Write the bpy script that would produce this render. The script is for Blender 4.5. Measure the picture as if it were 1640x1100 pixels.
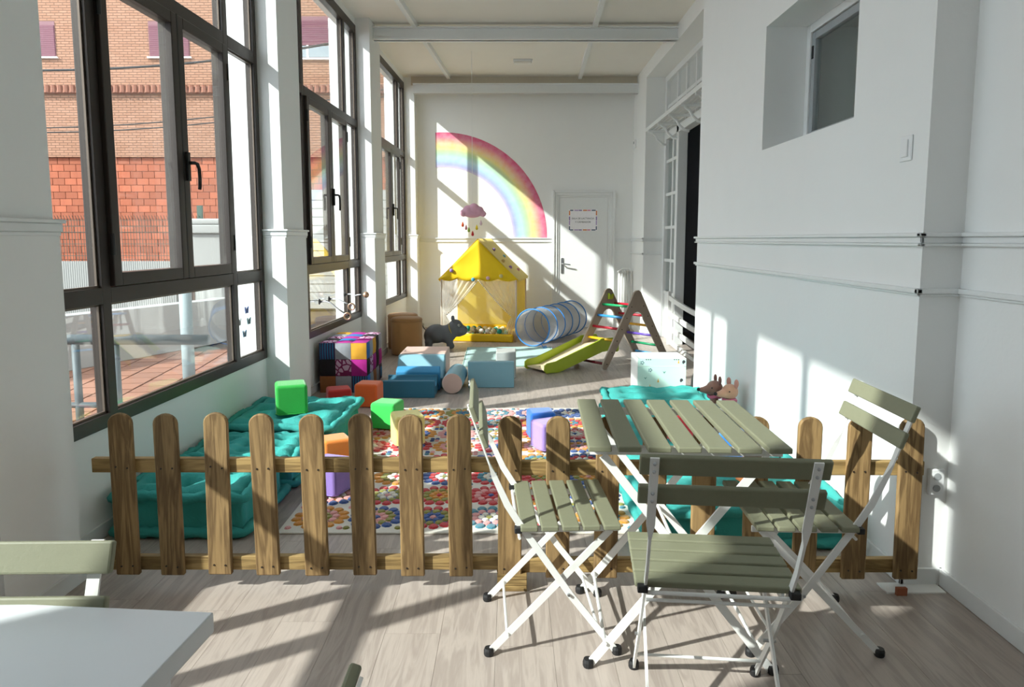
import bpy, bmesh, math, random
from mathutils import Vector, Matrix
random.seed(7)
PI = math.pi
scene = bpy.context.scene
C = scene.collection
for o in list(bpy.data.objects): bpy.data.objects.remove(o)

# ------------------------------------------------------------------ camera, world, sun, exposure
cd = bpy.data.cameras.new('camera'); cam = bpy.data.objects.new('camera', cd); C.objects.link(cam)
cam.location = (0, 0, 1.37)
cam.rotation_euler = (PI/2 - math.radians(6.166), 0, 0)
cd.sensor_fit = 'HORIZONTAL'; cd.sensor_width = 36.0
cd.lens = 36.0*1120/1640
cd.shift_y = -(550-505)/1640
cd.clip_start = 0.02; cd.clip_end = 200
scene.camera = cam

world = bpy.data.worlds.new('sky'); scene.world = world; world.use_nodes = True
bg = world.node_tree.nodes['Background']
bg.inputs[0].default_value = (0.87, 0.92, 1.0, 1); bg.inputs[1].default_value = 3.0

sd = bpy.data.lights.new('sun', 'SUN'); sun = bpy.data.objects.new('sun', sd); C.objects.link(sun)
sd.energy = 7.5; sd.angle = math.radians(0.9); sd.color = (1.0, 0.97, 0.925)
sun.rotation_euler = Vector((1.6, 1.0, -1.28)).to_track_quat('-Z', 'Y').to_euler()
sun.location = (-6, -4, 8)

vs = scene.view_settings
vs.view_transform = 'Standard'; vs.look = 'None'; vs.gamma = 1; vs.use_curve_mapping = False
vs.exposure = 0.32
scene.cycles.diffuse_bounces = 8; scene.cycles.max_bounces = 16; scene.cycles.transparent_max_bounces = 24

# ------------------------------------------------------------------ materials
def S(h):
    h = h.lstrip('#'); r = [int(h[i:i+2], 16)/255 for i in (0, 2, 4)]
    return tuple(c/12.92 if c <= .04045 else ((c+.055)/1.055)**2.4 for c in r) + (1,)
class NT:
    def __init__(s, name):
        s.m = bpy.data.materials.new(name); s.m.use_nodes = True; s.t = s.m.node_tree
        s.b = s.t.nodes['Principled BSDF']; s.out = s.t.nodes['Material Output']
    def n(s, typ, **kw):
        nd = s.t.nodes.new('ShaderNode'+typ)
        for k, v in kw.items():
            if k.startswith('i_'):
                key = k[2:]; key = int(key) if key.isdigit() else key.replace('_', ' ')
                nd.inputs[key].default_value = v
            else: setattr(nd, k, v)
        return nd
    def l(s, a, ao, b, bi): s.t.links.new(a.outputs[ao], b.inputs[bi])
def M(name, col, rough=.6, metal=0, var=.06, scale=30, bump=.0, coat=0, sheen=0, bscale=None):
    """plain coloured surface with fine procedural variation"""
    g = NT(name); b = g.b
    c = S(col) if isinstance(col, str) else col
    b.inputs['Roughness'].default_value = rough; b.inputs['Metallic'].default_value = metal
    tc = g.n('TexCoord'); nz = g.n('TexNoise', i_Scale=scale, i_Detail=3.0)
    g.l(tc, 'Object', nz, 'Vector')
    mx = g.n('Mix', data_type='RGBA')
    mx.inputs[6].default_value = tuple(max(0, x*(1-var)) for x in c[:3])+(1,)
    mx.inputs[7].default_value = tuple(min(1, x*(1+var)) for x in c[:3])+(1,)
    g.l(nz, 0, mx, 0); g.l(mx, 2, b, 'Base Color')
    if coat: b.inputs['Coat Weight'].default_value = coat
    if sheen: b.inputs['Sheen Weight'].default_value = sheen
    if bump:
        n2 = g.n('TexNoise', i_Scale=bscale or scale*4, i_Detail=4.0); g.l(tc, 'Object', n2, 'Vector')
        bp = g.n('Bump', i_Strength=bump, i_Distance=.01); g.l(n2, 0, bp, 'Height'); g.l(bp, 0, b, 'Normal')
    return g.m
def wood(name, c1, c2, axis, sc=14, rough=.6, rnd=.25, ring=3.0, bump=.15):
    """grain stretched along axis (0,1,2), every object its own offset and tone"""
    g = NT(name); b = g.b; b.inputs['Roughness'].default_value = rough
    tc = g.n('TexCoord'); oi = g.n('ObjectInfo')
    off = g.n('VectorMath', operation='SCALE'); off.inputs[0].default_value = (13.1, 7.7, 5.3)
    g.l(oi, 'Random', off, 3)
    ad = g.n('VectorMath', operation='ADD'); g.l(tc, 'Object', ad, 0); g.l(off, 0, ad, 1)
    mp = g.n('Mapping'); scl = [1.0, 1.0, 1.0]; scl[axis] = .09
    mp.inputs['Scale'].default_value = scl; g.l(ad, 0, mp, 0)
    n1 = g.n('TexNoise', i_Scale=sc, i_Detail=5.0, i_Distortion=1.2); g.l(mp, 0, n1, 'Vector')
    mul = g.n('Math', operation='MULTIPLY', i_1=ring*6); g.l(n1, 0, mul, 0)
    sn = g.n('Math', operation='SINE'); g.l(mul, 0, sn, 0)
    n2 = g.n('TexNoise', i_Scale=sc*9, i_Detail=4.0); g.l(mp, 0, n2, 'Vector')
    a = g.n('Math', operation='MULTIPLY_ADD', i_1=.28, i_2=.30); g.l(sn, 0, a, 0)
    a2 = g.n('Math', operation='MULTIPLY_ADD', i_1=.42); g.l(n2, 0, a2, 0); g.l(a, 0, a2, 2)
    mx = g.n('Mix', data_type='RGBA'); mx.inputs[6].default_value = S(c1); mx.inputs[7].default_value = S(c2)
    g.l(a2, 0, mx, 0)
    hv = g.n('HueSaturation'); v = g.n('Math', operation='MULTIPLY_ADD', i_1=rnd, i_2=1-rnd/2)
    g.l(oi, 'Random', v, 0); g.l(v, 0, hv, 'Value'); g.l(mx, 2, hv, 'Color'); g.l(hv, 0, b, 'Base Color')
    bp = g.n('Bump', i_Strength=bump, i_Distance=.004); g.l(n2, 0, bp, 'Height'); g.l(bp, 0, b, 'Normal')
    return g.m
def thin(name, col, alpha, rough=.5, transl=.4):
    """woven net or voile: partly see-through, partly translucent"""
    g = NT(name); t = g.t
    d = g.n('BsdfDiffuse'); d.inputs[0].default_value = S(col)
    tl = g.n('BsdfTranslucent'); tl.inputs[0].default_value = S(col)
    m1 = g.n('MixShader', i_0=transl); g.l(d, 0, m1, 1); g.l(tl, 0, m1, 2)
    tr = g.n('BsdfTransparent'); m2 = g.n('MixShader', i_0=alpha)
    tc = g.n('TexCoord'); nz = g.n('TexNoise', i_Scale=9.0, i_Detail=3.0); g.l(tc, 'Object', nz, 'Vector')
    ma = g.n('Math', operation='MULTIPLY_ADD', i_1=.16, i_2=alpha-.08); g.l(nz, 0, ma, 0); g.l(ma, 0, m2, 0)
    g.l(tr, 0, m2, 1); g.l(m1, 0, m2, 2); g.l(m2, 0, g.out, 'Surface')
    return g.m
def glass_mat(name, tint='#f4f8f7'):
    g = NT(name); tr = g.n('BsdfTransparent'); tr.inputs[0].default_value = S(tint)
    gl = g.n('BsdfGlossy', i_Roughness=0.0); gl.inputs[0].default_value = (1, 1, 1, 1)
    lw = g.n('LayerWeight', i_Blend=.5); pw = g.n('Math', operation='POWER', i_1=5.0); g.l(lw, 'Facing', pw, 0)
    fr = g.n('Math', operation='MULTIPLY_ADD', i_1=.9, i_2=.06); g.l(pw, 0, fr, 0); mx = g.n('MixShader')
    tc = g.n('TexCoord'); nz = g.n('TexNoise', i_Scale=2.0); g.l(tc, 'Object', nz, 'Vector')
    bp = g.n('Bump', i_Strength=.012, i_Distance=.02); g.l(nz, 0, bp, 'Height'); g.l(bp, 0, gl, 'Normal')
    g.l(fr, 0, mx, 0); g.l(tr, 0, mx, 1); g.l(gl, 0, mx, 2); g.l(mx, 0, g.out, 'Surface')
    return g.m
def fabric(name, col, sheen=.3, bump=.25, var=.08):
    return M(name, col, rough=.9, var=var, scale=12, bump=bump, sheen=sheen, bscale=260)

plaster = M('white_plaster', '#ecedec', rough=.75, var=.015, scale=5, bump=.06, bscale=45)
plaster_ext = M('exterior_render', '#979794', rough=.9, var=.04, scale=14, bump=.3, bscale=90)
white_paint = M('white_gloss_paint', '#e6e8e8', rough=.4, var=.02)
ceil_m = M('ceiling_paint', '#edeae3', rough=.8, var=.02, scale=4)
floor_m = wood('grey_oak_laminate', '#988c84', '#b6aaa1', 1, sc=26, rough=.42, rnd=.07, ring=3.0, bump=.05)
fence_m = wood('treated_pine', '#553d20', '#a5875a', 2, sc=22, rough=.75, rnd=.30, ring=3.4)
rail_m = wood('treated_pine_rail', '#67502c', '#b1945f', 0, sc=22, rough=.75, rnd=.2, ring=3.4)
olive = M('olive_paint', '#7e7f68', rough=.55, var=.05, scale=60, bump=.05)
white_metal = M('white_powder_coat', '#e9e9e6', rough=.38, var=.02)
black_rub = M('black_rubber', '#1b1b1d', rough=.55, var=.1)
steel = M('zinc_steel', '#b9bcc0', rough=.35, metal=1, var=.05)
alu = M('bronze_aluminium', '#3b3430', rough=.38, metal=.35, var=.08)
alu_edge = M('bronze_aluminium_edge', '#6e6258', rough=.35, metal=.5, var=.06)
gasket = M('black_gasket', '#161616', rough=.5)
glass = glass_mat('window_glass')
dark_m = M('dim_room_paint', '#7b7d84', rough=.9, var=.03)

# ------------------------------------------------------------------ geometry helpers
class MB:
    def __init__(s): s.v = []; s.f = []; s.mi = []
    def add(s, vs, fs, mi=0):
        k = len(s.v); s.v += [tuple(v) for v in vs]; s.f += [tuple(i+k for i in f) for f in fs]; s.mi += [mi]*len(fs); return s
    def box(s, x0, x1, y0, y1, z0, z1, mi=0):
        if x0 > x1: x0, x1 = x1, x0
        if y0 > y1: y0, y1 = y1, y0
        vs = [(x, y, z) for z in (z0, z1) for x, y in ((x0, y0), (x1, y0), (x1, y1), (x0, y1))]
        return s.add(vs, [(3, 2, 1, 0), (4, 5, 6, 7), (0, 1, 5, 4), (1, 2, 6, 5), (2, 3, 7, 6), (3, 0, 4, 7)], mi)
    def bar(s, p0, p1, w, h, side=(0, 0, 1), mi=0):
        """rectangular bar; w measured along side x dir, h along side-ish"""
        p0, p1 = Vector(p0), Vector(p1); d = (p1-p0).normalized(); sd_ = Vector(side)
        a = d.cross(sd_)
        if a.length < 1e-6: a = d.cross(Vector((1, 0, 0)))
        a.normalize(); b_ = a.cross(d).normalized()
        vs = []
        for p in (p0, p1):
            for i, j in ((-1, -1), (1, -1), (1, 1), (-1, 1)): vs.append(p+a*(i*w/2)+b_*(j*h/2))
        return s.add(vs, [(3, 2, 1, 0), (4, 5, 6, 7), (0, 1, 5, 4), (1, 2, 6, 5), (2, 3, 7, 6), (3, 0, 4, 7)], mi)
    def tube(s, pts, r, n=8, closed=False, cap=True, mi=0):
        pts = [Vector(p) for p in pts]; m = len(pts); rings = []
        t0 = None
        for i, p in enumerate(pts):
            a = pts[(i-1) % m] if (closed or i > 0) else p; b_ = pts[(i+1) % m] if (closed or i < m-1) else p
            t = (b_-a).normalized()
            if t0 is None:
                u = t.orthogonal().normalized()
            else:
                u = (u - t*u.dot(t)); u = u.normalized() if u.length > 1e-6 else t.orthogonal().normalized()
            t0 = t; w = t.cross(u); rr = r[i] if isinstance(r, (list, tuple)) else r
            rings.append([p+(u*math.cos(2*PI*k/n)+w*math.sin(2*PI*k/n))*rr for k in range(n)])
        vs = [v for rg in rings for v in rg]; fs = []
        for i in range(m if closed else m-1):
            j = (i+1) % m
            for k in range(n): fs.append((i*n+k, i*n+(k+1) % n, j*n+(k+1) % n, j*n+k))
        if cap and not closed: fs.append(tuple(range(n-1, -1, -1))); fs.append(tuple((m-1)*n+k for k in range(n)))
        return s.add(vs, fs, mi)
    def lathe(s, prof, n=24, c=(0, 0, 0), mi=0, cap=True):
        vs = []; fs = []; m = len(prof)
        for r, z in prof:
            for k in range(n): vs.append((c[0]+r*math.cos(2*PI*k/n), c[1]+r*math.sin(2*PI*k/n), c[2]+z))
        for i in range(m-1):
            for k in range(n): fs.append((i*n+k, i*n+(k+1) % n, (i+1)*n+(k+1) % n, (i+1)*n+k))
        if cap: fs.append(tuple(range(n-1, -1, -1))); fs.append(tuple((m-1)*n+k for k in range(n)))
        return s.add(vs, fs, mi)
    def prism(s, poly, a0, a1, axis='y', mi=0):
        """extrude a 2D polygon; axis y: poly=(x,z); axis x: poly=(y,z); axis z: poly=(x,y)"""
        n = len(poly)
        def P(p, a): return (p[0], a, p[1]) if axis == 'y' else (a, p[0], p[1]) if axis == 'x' else (p[0], p[1], a)
        vs = [P(p, a0) for p in poly]+[P(p, a1) for p in poly]
        fs = [tuple(range(n)), tuple(range(2*n-1, n-1, -1))]+[(i, n+i, n+(i+1) % n, (i+1) % n) for i in range(n)]
        return s.add(vs, fs, mi)
    def ball(s, c, r, n=10, m=7, sc=(1, 1, 1), mi=0):
        vs = [(c[0], c[1], c[2]-r*sc[2])]; fs = []
        for i in range(1, m):
            a = -PI/2+PI*i/m
            for k in range(n): vs.append((c[0]+r*sc[0]*math.cos(a)*math.cos(2*PI*k/n), c[1]+r*sc[1]*math.cos(a)*math.sin(2*PI*k/n), c[2]+r*sc[2]*math.sin(a)))
        vs.append((c[0], c[1], c[2]+r*sc[2])); t = len(vs)-1
        for k in range(n):
            fs.append((0, 1+(k+1) % n, 1+k)); fs.append((t, t-n+k, t-n+(k+1) % n))
            for i in range(m-2): fs.append((1+i*n+k, 1+i*n+(k+1) % n, 1+(i+1)*n+(k+1) % n, 1+(i+1)*n+k))
        return s.add(vs, fs, mi)
    def mesh(s, name, mats, smooth=False):
        me = bpy.data.meshes.new(name); me.from_pydata(s.v, [], s.f)
        for m in (mats if isinstance(mats, (list, tuple)) else [mats]): me.materials.append(m)
        me.polygons.foreach_set('material_index', s.mi)
        bm = bmesh.new(); bm.from_mesh(me); bmesh.ops.recalc_face_normals(bm, faces=bm.faces); bm.to_mesh(me); bm.free()
        if smooth: me.polygons.foreach_set('use_smooth', [True]*len(me.polygons))
        me.update(); return me
    def build(s, name, mats, parent=None, bev=0, seg=2, smooth=False, loc=None, rot=None, sub=0):
        o = bpy.data.objects.new(name, s.mesh(name, mats, smooth)); C.objects.link(o)
        if parent: o.parent = parent
        if loc: o.location = loc
        if rot: o.rotation_euler = rot
        if bev:
            b = o.modifiers.new('bevel', 'BEVEL'); b.width = bev; b.segments = seg; b.limit_method = 'ANGLE'; b.angle_limit = .6
            if not smooth: o.data.polygons.foreach_set('use_smooth', [True]*len(o.data.polygons)); 
            w = o.modifiers.new('wn', 'WEIGHTED_NORMAL')
        if sub:
            b = o.modifiers.new('sub', 'SUBSURF'); b.levels = sub; b.render_levels = sub
        return o
def box(x0, x1, y0, y1, z0, z1): return MB().box(x0, x1, y0, y1, z0, z1)
def tag(o, label, cat, group=None):
    o['label'] = label; o['category'] = cat
    if group: o['group'] = group
    return o
def struct(o, label=None, cat=None):
    o['kind'] = 'structure'
    if label: o['label'] = label
    if cat: o['category'] = cat
    return o
def thing(name, label, cat, loc=(0, 0, 0), rz=0, group=None):
    o = bpy.data.objects.new(name, None); C.objects.link(o); o.location = loc; o.rotation_euler = (0, 0, rz)
    o.empty_display_size = .05
    return tag(o, label, cat, group)
def copy_tree(o, parent=None):
    c = o.copy(); C.objects.link(c); c.parent = parent
    for ch in o.children: copy_tree(ch, c)
    return c
def dup(o, label, loc, rz):
    c = copy_tree(o); c.location = loc; c.rotation_euler = (0, 0, rz); c['label'] = label; return c
def inst(name, me, parent, loc=(0, 0, 0), rot=(0, 0, 0), scale=None):
    o = bpy.data.objects.new(name, me); C.objects.link(o); o.parent = parent; o.location = loc; o.rotation_euler = rot
    if scale: o.scale = scale
    return o
def text_mesh(s, size, ext=.0005):
    cu = bpy.data.curves.new('t', 'FONT'); cu.body = s; cu.size = size; cu.align_x = 'CENTER'; cu.align_y = 'CENTER'; cu.extrude = ext
    o = bpy.data.objects.new('t', cu); C.objects.link(o); dg = bpy.context.evaluated_depsgraph_get()
    me = bpy.data.meshes.new_from_object(o.evaluated_get(dg)); bpy.data.objects.remove(o); return me

# ------------------------------------------------------------------ the room shell
CEIL = 3.78; YE = 10.92; XR = 1.56; XN = 1.715; XF = 1.86
LROT = -math.atan(.036); LLOC = (-1.75, 2.7, 0)
PILL = [(-5.75, -5.3), (-2.87, -2.43), (-.45, -.01), (2.43, 2.87), (5.24, 5.74), (8.03, 8.42)]   # s along the left wall
PILL = [(-5.80, -2.57), (-.39, -.01), (2.43, 2.87), (5.24, 5.74), (8.03, 8.42)]
def left_obj(mb, name, mat, **k):
    return mb.build(name, mat, loc=LLOC, rot=(0, 0, LROT), **k)
def W(off, s, z=0):
    c_, s_ = math.cos(LROT), math.sin(LROT)
    return (LLOC[0]+off*c_-s*s_, LLOC[1]+off*s_+s*c_, z)
SILL = .50; WTOP = 3.70
wl = MB()
for a, b in PILL:
    wl.box(-.45, 0, a, b, -.3, CEIL)
    wl.box(-.44, .014, a-.012, b+.012, -.3, 1.385)
for (a, b), (c, d) in zip(PILL, PILL[1:]):
    wl.box(-.36, -.16, b, c, -.3, SILL)            # parapet under the window
    wl.box(-.36, -.16, b, c, WTOP, CEIL)
struct(left_obj(wl, 'wall_left', plaster), 'white plaster window wall with square pillars')
tl = MB()
for a, b in PILL:
    for z0, z1, e in ((1.385, 1.40, .010), (1.40, 1.432, .014), (1.432, 1.447, .024)):
        tl.box(-.16, .014+e, a-e, b+e, z0, z1)
struct(left_obj(tl, 'trim_1', white_paint, bev=.004), 'white dado moulding round the window pillars')
bl = MB()
for a, b in PILL: bl.box(-.15, .024, a-.022, b+.022, 0, .07)
for (a, b), (c, d) in zip(PILL, PILL[1:]): bl.box(-.16, -.148, b, c, 0, .07)
struct(left_obj(bl, 'baseboard_left', white_paint, bev=.003), 'white skirting along the window wall')

# floor: sub-floor and planks
fl = struct(box(-2.25, 2.6, -3.1, 11.1, -.06, -.012).build('floor', M('sub_floor', '#6b635b')), 'grey oak laminate floor')
PW = .195; PL = 1.28
pm = box(0, PW-.0009, 0, PL-.0009, -.012, 0).mesh('plank', floor_m)
for i in range(24):
    x = -2.2+i*PW
    y = -3.1+((i*.47) % 1.0)*PL-PL
    while y < 11.05:
        y0, y1 = max(y, -3.1), min(y+PL, 11.05)
        if y1-y0 > .05:
            inst('plank', pm, fl, (x, y0, 0), (0, 0, 0), (1, (y1-y0)/PL, 1))
        y += PL

# ceiling with beams and battens
ce = struct(MB().prism([(-2.28, -3.1), (2.6, -3.1), (2.6, 11.1), (-1.77, 11.1)], CEIL, CEIL+.15, 'z').build('ceiling', ceil_m), 'white ceiling with beams')
def ibeam(y, z0, z1, x0, x1):
    m = MB(); m.box(x0, x1, y-.015, y+.015, z0, z1); m.box(x0, x1, y-.06, y+.06, z0, z0+.012); m.box(x0, x1, y-.06, y+.06, z1-.012, z1)
    m.build('beam', white_paint, ce)
ibeam(8.15, 3.595, 3.735, -1.56, 1.86); ibeam(10.62, 3.515, 3.655, -1.46, 1.86); ibeam(5.35, 3.595, 3.735, -1.66, 1.56)
MB().box(-1.5, 1.86, 10.70, 10.72, 3.655, CEIL).build('beam_gap_shade', M('beam_shadow_board', '#cfc6b4'), ce)  # board filling the recess above the end beam, tinted for its shade
for (xa, ya, xb, yb) in ((-1.25, 5.4, -.93, 10.6), (.85, 5.4, 1.0, 10.6), (-1.4, 1.0, -1.25, 5.3), (.8, 1.0, .85, 5.3)):
    MB().bar((xa, ya, CEIL-.03), (xb, yb, CEIL-.03), .05, .06).build('batten', white_paint, ce)

# end wall with dado rail and rainbow
we = struct(box(-1.75, 2.35, YE, YE+.2, -.06, CEIL).build('wall_end', plaster), 'white end wall')
t2 = MB()
for x0, x1 in ((-1.5, .625), (1.59, XF)):
    t2.box(x0, x1, YE-.016, YE, 1.335, 1.35); t2.box(x0, x1, YE-.01, YE, 1.35, 1.385); t2.box(x0, x1, YE-.024, YE, 1.385, 1.40)
struct(t2.build('trim_2', white_paint, bev=.003), 'white dado moulding on the end wall')
b2 = MB(); b2.box(-1.5, .625, YE-.014, YE, 0, .075); b2.box(1.59, XF, YE-.014, YE, 0, .075)
struct(b2.build('baseboard_end', white_paint, bev=.003), 'white skirting on the end wall')
def rainbow_mat():
    g = NT('watercolour_rainbow'); b = g.b; b.inputs['Roughness'].default_value = .8
    tc = g.n('TexCoord'); sp = g.n('SeparateXYZ'); g.l(tc, 'Object', sp, 0)
    cb = g.n('CombineXYZ'); g.l(sp, 0, cb, 0); g.l(sp, 2, cb, 1)
    nz = g.n('TexNoise', i_Scale=3.0, i_Detail=3.0); g.l(cb, 0, nz, 'Vector')
    ln = g.n('VectorMath', operation='LENGTH'); g.l(cb, 0, ln, 0)
    a = g.n('Math', operation='MULTIPLY_ADD', i_1=.03, i_2=-.015); g.l(nz, 0, a, 0)
    s2 = g.n('Math', operation='ADD'); g.l(ln, 1, s2, 0); g.l(a, 0, s2, 1)
    mr = g.n('MapRange', i_1=1.07, i_2=1.60); g.l(s2, 0, mr, 0)
    rp = g.n('ValToRGB'); cr = rp.color_ramp; cr.interpolation = 'LINEAR'
    cols = ['#dacbe4', '#b3bbe3', '#b9d6ee', '#c3e3ea', '#bddfc9', '#cbe0ae', '#f0e59c', '#f4d3a8', '#efac9f', '#e489a2', '#d96f8e']
    while len(cr.elements) < len(cols): cr.elements.new(.5)
    for i, c in enumerate(cols):
        cr.elements[i].position = i/(len(cols)-1)*.97; cr.elements[i].color = S(c)
    g.l(mr, 0, rp, 0)
    n2 = g.n('TexNoise', i_Scale=11.0, i_Detail=5.0); g.l(cb, 0, n2, 'Vector')
    hv = g.n('HueSaturation'); v = g.n('MapRange', i_1=.3, i_2=.7, i_3=1.15, i_4=.85); g.l(n2, 0, v, 0); g.l(v, 0, hv, 'Saturation')
    g.l(rp, 0, hv, 'Color'); g.l(hv, 0, b, 'Base Color')
    return g.m
rb = MB(); N = 48; ro, ri = 1.60, 1.075; xcut = -.115; vs_ = []
for r in (ri, ro):
    amax = PI/2+math.asin(-xcut/r)
    for k in range(N+1):
        a = amax*k/N; vs_.append((r*math.cos(a), 0, r*math.sin(a)))
rb.add(vs_, [(k, k+1, N+2+k, N+1+k) for k in range(N)])
rb.add([(v[0], -.002, v[2]) for v in vs_], [(k, N+1+k, N+2+k, k+1) for k in range(N)])
rb_o = rb.build('rainbow_mural', rainbow_mat(), we, loc=(-1.056, YE-.0005, 1.402)); rb_o['label'] = 'pastel watercolour quarter rainbow painted on the wall'

# right wall: near part, thick part with the square window, far pier and header
wr = MB()
wr.box(XN, XN+.6, -3.1, 2.67, -.06, CEIL)
ya, yb, za, zb = 3.27, 4.45, 1.925, 2.667; y0, y1 = 2.67, 5.92; xo = 2.3
wr.box(XR, xo, y0, ya, -.06, CEIL); wr.box(XR, xo, yb, y1, -.06, CEIL)
wr.box(XR, xo, ya, yb, -.06, za); wr.box(XR, xo, ya, yb, zb, CEIL)
wr.box(XF, 2.35, 9.95, YE+.1, -.06, CEIL)            # far pier
wr.box(XF, 2.35, y1, 9.95, 3.60, CEIL)               # header over the opening
struct(wr.build('wall_right', plaster), 'white plaster wall opposite the windows')
t3 = MB()
def rail3(z0, prof):
    for dz0, dz1, e in prof:
        t3.box(XR-e, XR, 2.67-e, y1+e, z0+dz0, z0+dz1)
        t3.box(XN-e, XN, -3, 2.67, z0+dz0, z0+dz1)
        t3.box(XR-e, XN, 2.67-e, 2.67, z0+dz0, z0+dz1)
        t3.box(XF-e, XF, 9.95-e, YE, z0+dz0, z0+dz1)
        t3.box(XF-e, 2.12, 9.95-e, 9.95, z0+dz0, z0+dz1)
rail3(1.345, ((0, .012, .020), (.012, .036, .012), (.036, .052, .026)))
rail3(1.155, ((0, .010, .012), (.010, .030, .022)))
struct(t3.build('trim_3', white_paint, bev=.004), 'white double dado moulding on the right wall')
b3 = MB()
b3.box(XN-.014, XN, -3, 2.67, 0, .07); b3.box(XR-.014, XR, 2.656, y1+.014, 0, .07); b3.box(XR-.014, XN, 2.656, 2.67, 0, .07)
b3.box(XF-.014, XF, 9.94, YE, 0, .07); b3.box(XF-.014, 2.1, 9.936, 9.95, 0, .07)
struct(b3.build('baseboard_right', white_paint, bev=.003), 'white skirting along the right wall')
wb = struct(box(-2.3, 2.4, -3.2, -3.05, -.06, CEIL).build('wall_back', plaster), 'white wall behind the viewer')
# the dim room behind the right wall
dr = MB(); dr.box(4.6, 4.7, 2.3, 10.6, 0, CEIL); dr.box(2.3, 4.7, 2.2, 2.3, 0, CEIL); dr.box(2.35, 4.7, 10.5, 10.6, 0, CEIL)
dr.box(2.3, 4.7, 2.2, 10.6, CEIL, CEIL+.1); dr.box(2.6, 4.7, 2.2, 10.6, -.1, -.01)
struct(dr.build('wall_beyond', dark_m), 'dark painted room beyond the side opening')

# square internal window
sq = struct(thing('window_5', 'square internal window deep in the white wall', 'window', (XR+.25, ya, za)))
fr = MB(); fw = .05; L = yb-ya; Hh = zb-za
fr.box(0, .06, 0, fw, 0, Hh); fr.box(0, .06, L-fw, L, 0, Hh); fr.box(0, .06, fw, L-fw, 0, fw); fr.box(0, .06, fw, L-fw, Hh-fw, Hh)
fr.build('frame', white_paint, sq, bev=.005)
s5 = MB(); e = fw+.005
s5.box(.01, .05, e, e+.045, e, Hh-e); s5.box(.01, .05, L-e-.045, L-e, e, Hh-e); s5.box(.01, .05, e+.045, L-e-.045, e, e+.045); s5.box(.01, .05, e+.045, L-e-.045, Hh-e-.045, Hh-e)
s5.build('sash', M('grey_sash_paint', '#9ea3a6', rough=.5), sq, bev=.004)
box(.027, .033, e+.04, L-e-.04, e+.04, Hh-e-.04).build('pane', glass, sq)
box(.005, .03, L-e-.03, L-e-.01, Hh*.72, Hh*.82).build('hinge', black_rub, sq)

# ------------------------------------------------------------------ windows of the left wall
def make_window(num, sa, sb, label, detail=True):
    """local x = into the room, y along the wall, z up"""
    r = struct(thing('window_%d' % num, label, 'window', W(0, sa, 0), LROT))
    Lw = sb-sa; xi, xo_ = -.15, -.215; z0, z1 = SILL, WTOP; f = .055
    m = MB(); m.box(xo_, xi, 0, f, z0, z1); m.box(xo_, xi, Lw-f, Lw, z0, z1)
    m.box(xo_, xi, f, Lw-f, z0, z0+f+.01); m.box(xo_, xi, f, Lw-f, z1-.095, z1)
    m.build('frame', alu, r, bev=.004)
    k = Lw/2.42; m1, jn, m2 = .54*k, 1.27*k, 1.92*k; t0, t1 = 2.60, 2.68; b0, b1 = 1.075, 1.15; h = .032
    for ym in (m1, m2): box(xo_, xi, ym-h, ym+h, z0+f, z1-f).build('mullion', alu, r, bev=.003)
    cols = [(f, m1-h), (m1+h, m2-h), (m2+h, Lw-f)]
    for zz in ((t0, t1), (b0, b1)):
        for (a, b) in cols: box(xo_, xi, a, b, *zz).build('transom', alu, r, bev=.003)
    xg0, xg1 = -.186, -.180
    def pane(a, b, z_0, z_1):
        box(xg0, xg1, a, b, z_0, z_1).build('pane', glass, r)
        q = MB(); g_ = .010
        for x0, x1 in ((-.178, -.168),):
            q.box(x0, x1, a, a+g_, z_0, z_1); q.box(x0, x1, b-g_, b, z_0, z_1); q.box(x0, x1, a+g_, b-g_, z_0, z_0+g_); q.box(x0, x1, a+g_, b-g_, z_1-g_, z_1)
        q.build('glazing_bead', alu_edge, r)
    for (a, b) in cols:
        pane(a, b, t1, z1-f); pane(a, b, z0+f+.01, b0)
    pane(*cols[0], b1, t0); pane(*cols[2], b1, t0)
    # two opening sashes between the mullions
    sf = .062
    for i, (a, b) in enumerate(((m1+h+.003, jn-.002), (jn+.002, m2-h-.003))):
        q = MB(); z_0, z_1 = b1+.004, t0-.004; x0, x1 = xo_+.01, xi+.022
        q.box(x0, x1, a, a+sf, z_0, z_1); q.box(x0, x1, b-sf, b, z_0, z_1); q.box(x0, x1, a+sf, b-sf, z_0, z_0+sf); q.box(x0, x1, a+sf, b-sf, z_1-sf, z_1)
        sh = q.build('sash', alu, r, bev=.005)
        box(-.152, -.146, a+sf-.004, b-sf+.004, z_0+sf-.004, z_1-sf+.004).build('pane', glass, sh)
        hy = a+.004 if i == 0 else b-.004
        for zz in (1.30, 2.38):
            MB().tube([(x1-.004, hy, zz), (x1-.004, hy, zz+.10)], .011, 8).build('hinge', gasket, sh)
        if i == 1 and detail:
            hd = MB(); hy2 = a+.03
            hd.box(x1, x1+.016, hy2-.016, hy2+.016, 1.70, 1.86)
            hd.tube([(x1+.016, hy2, 1.80), (x1+.045, hy2, 1.80), (x1+.055, hy2+.012, 1.795), (x1+.055, hy2+.03, 1.77), (x1+.055, hy2+.034, 1.72), (x1+.055, hy2+.03, 1.67), (x1+.055, hy2+.024, 1.655)], .0105, 8)
            hd.build('handle', gasket, sh, bev=.003)
        box(x1-.002, x1+.001, (jn-.006), (jn+.006), z_0, z_1).build('gasket', gasket, r) if i == 0 else None
    return r
make_window(1, -.01, 2.43, 'nearest tall brown aluminium window, its handle beside the big brick view')
make_window(2, 2.87, 5.24, 'middle tall brown aluminium window above the patchwork pouf')
make_window(3, 5.74, 8.03, 'farthest tall brown aluminium window above the brown poufs')
w4 = struct(thing('window_4', 'tall brown aluminium window before the first pillar', 'window', W(0, -2.57, 0), LROT))
m = MB(); L4 = 2.18
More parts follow.
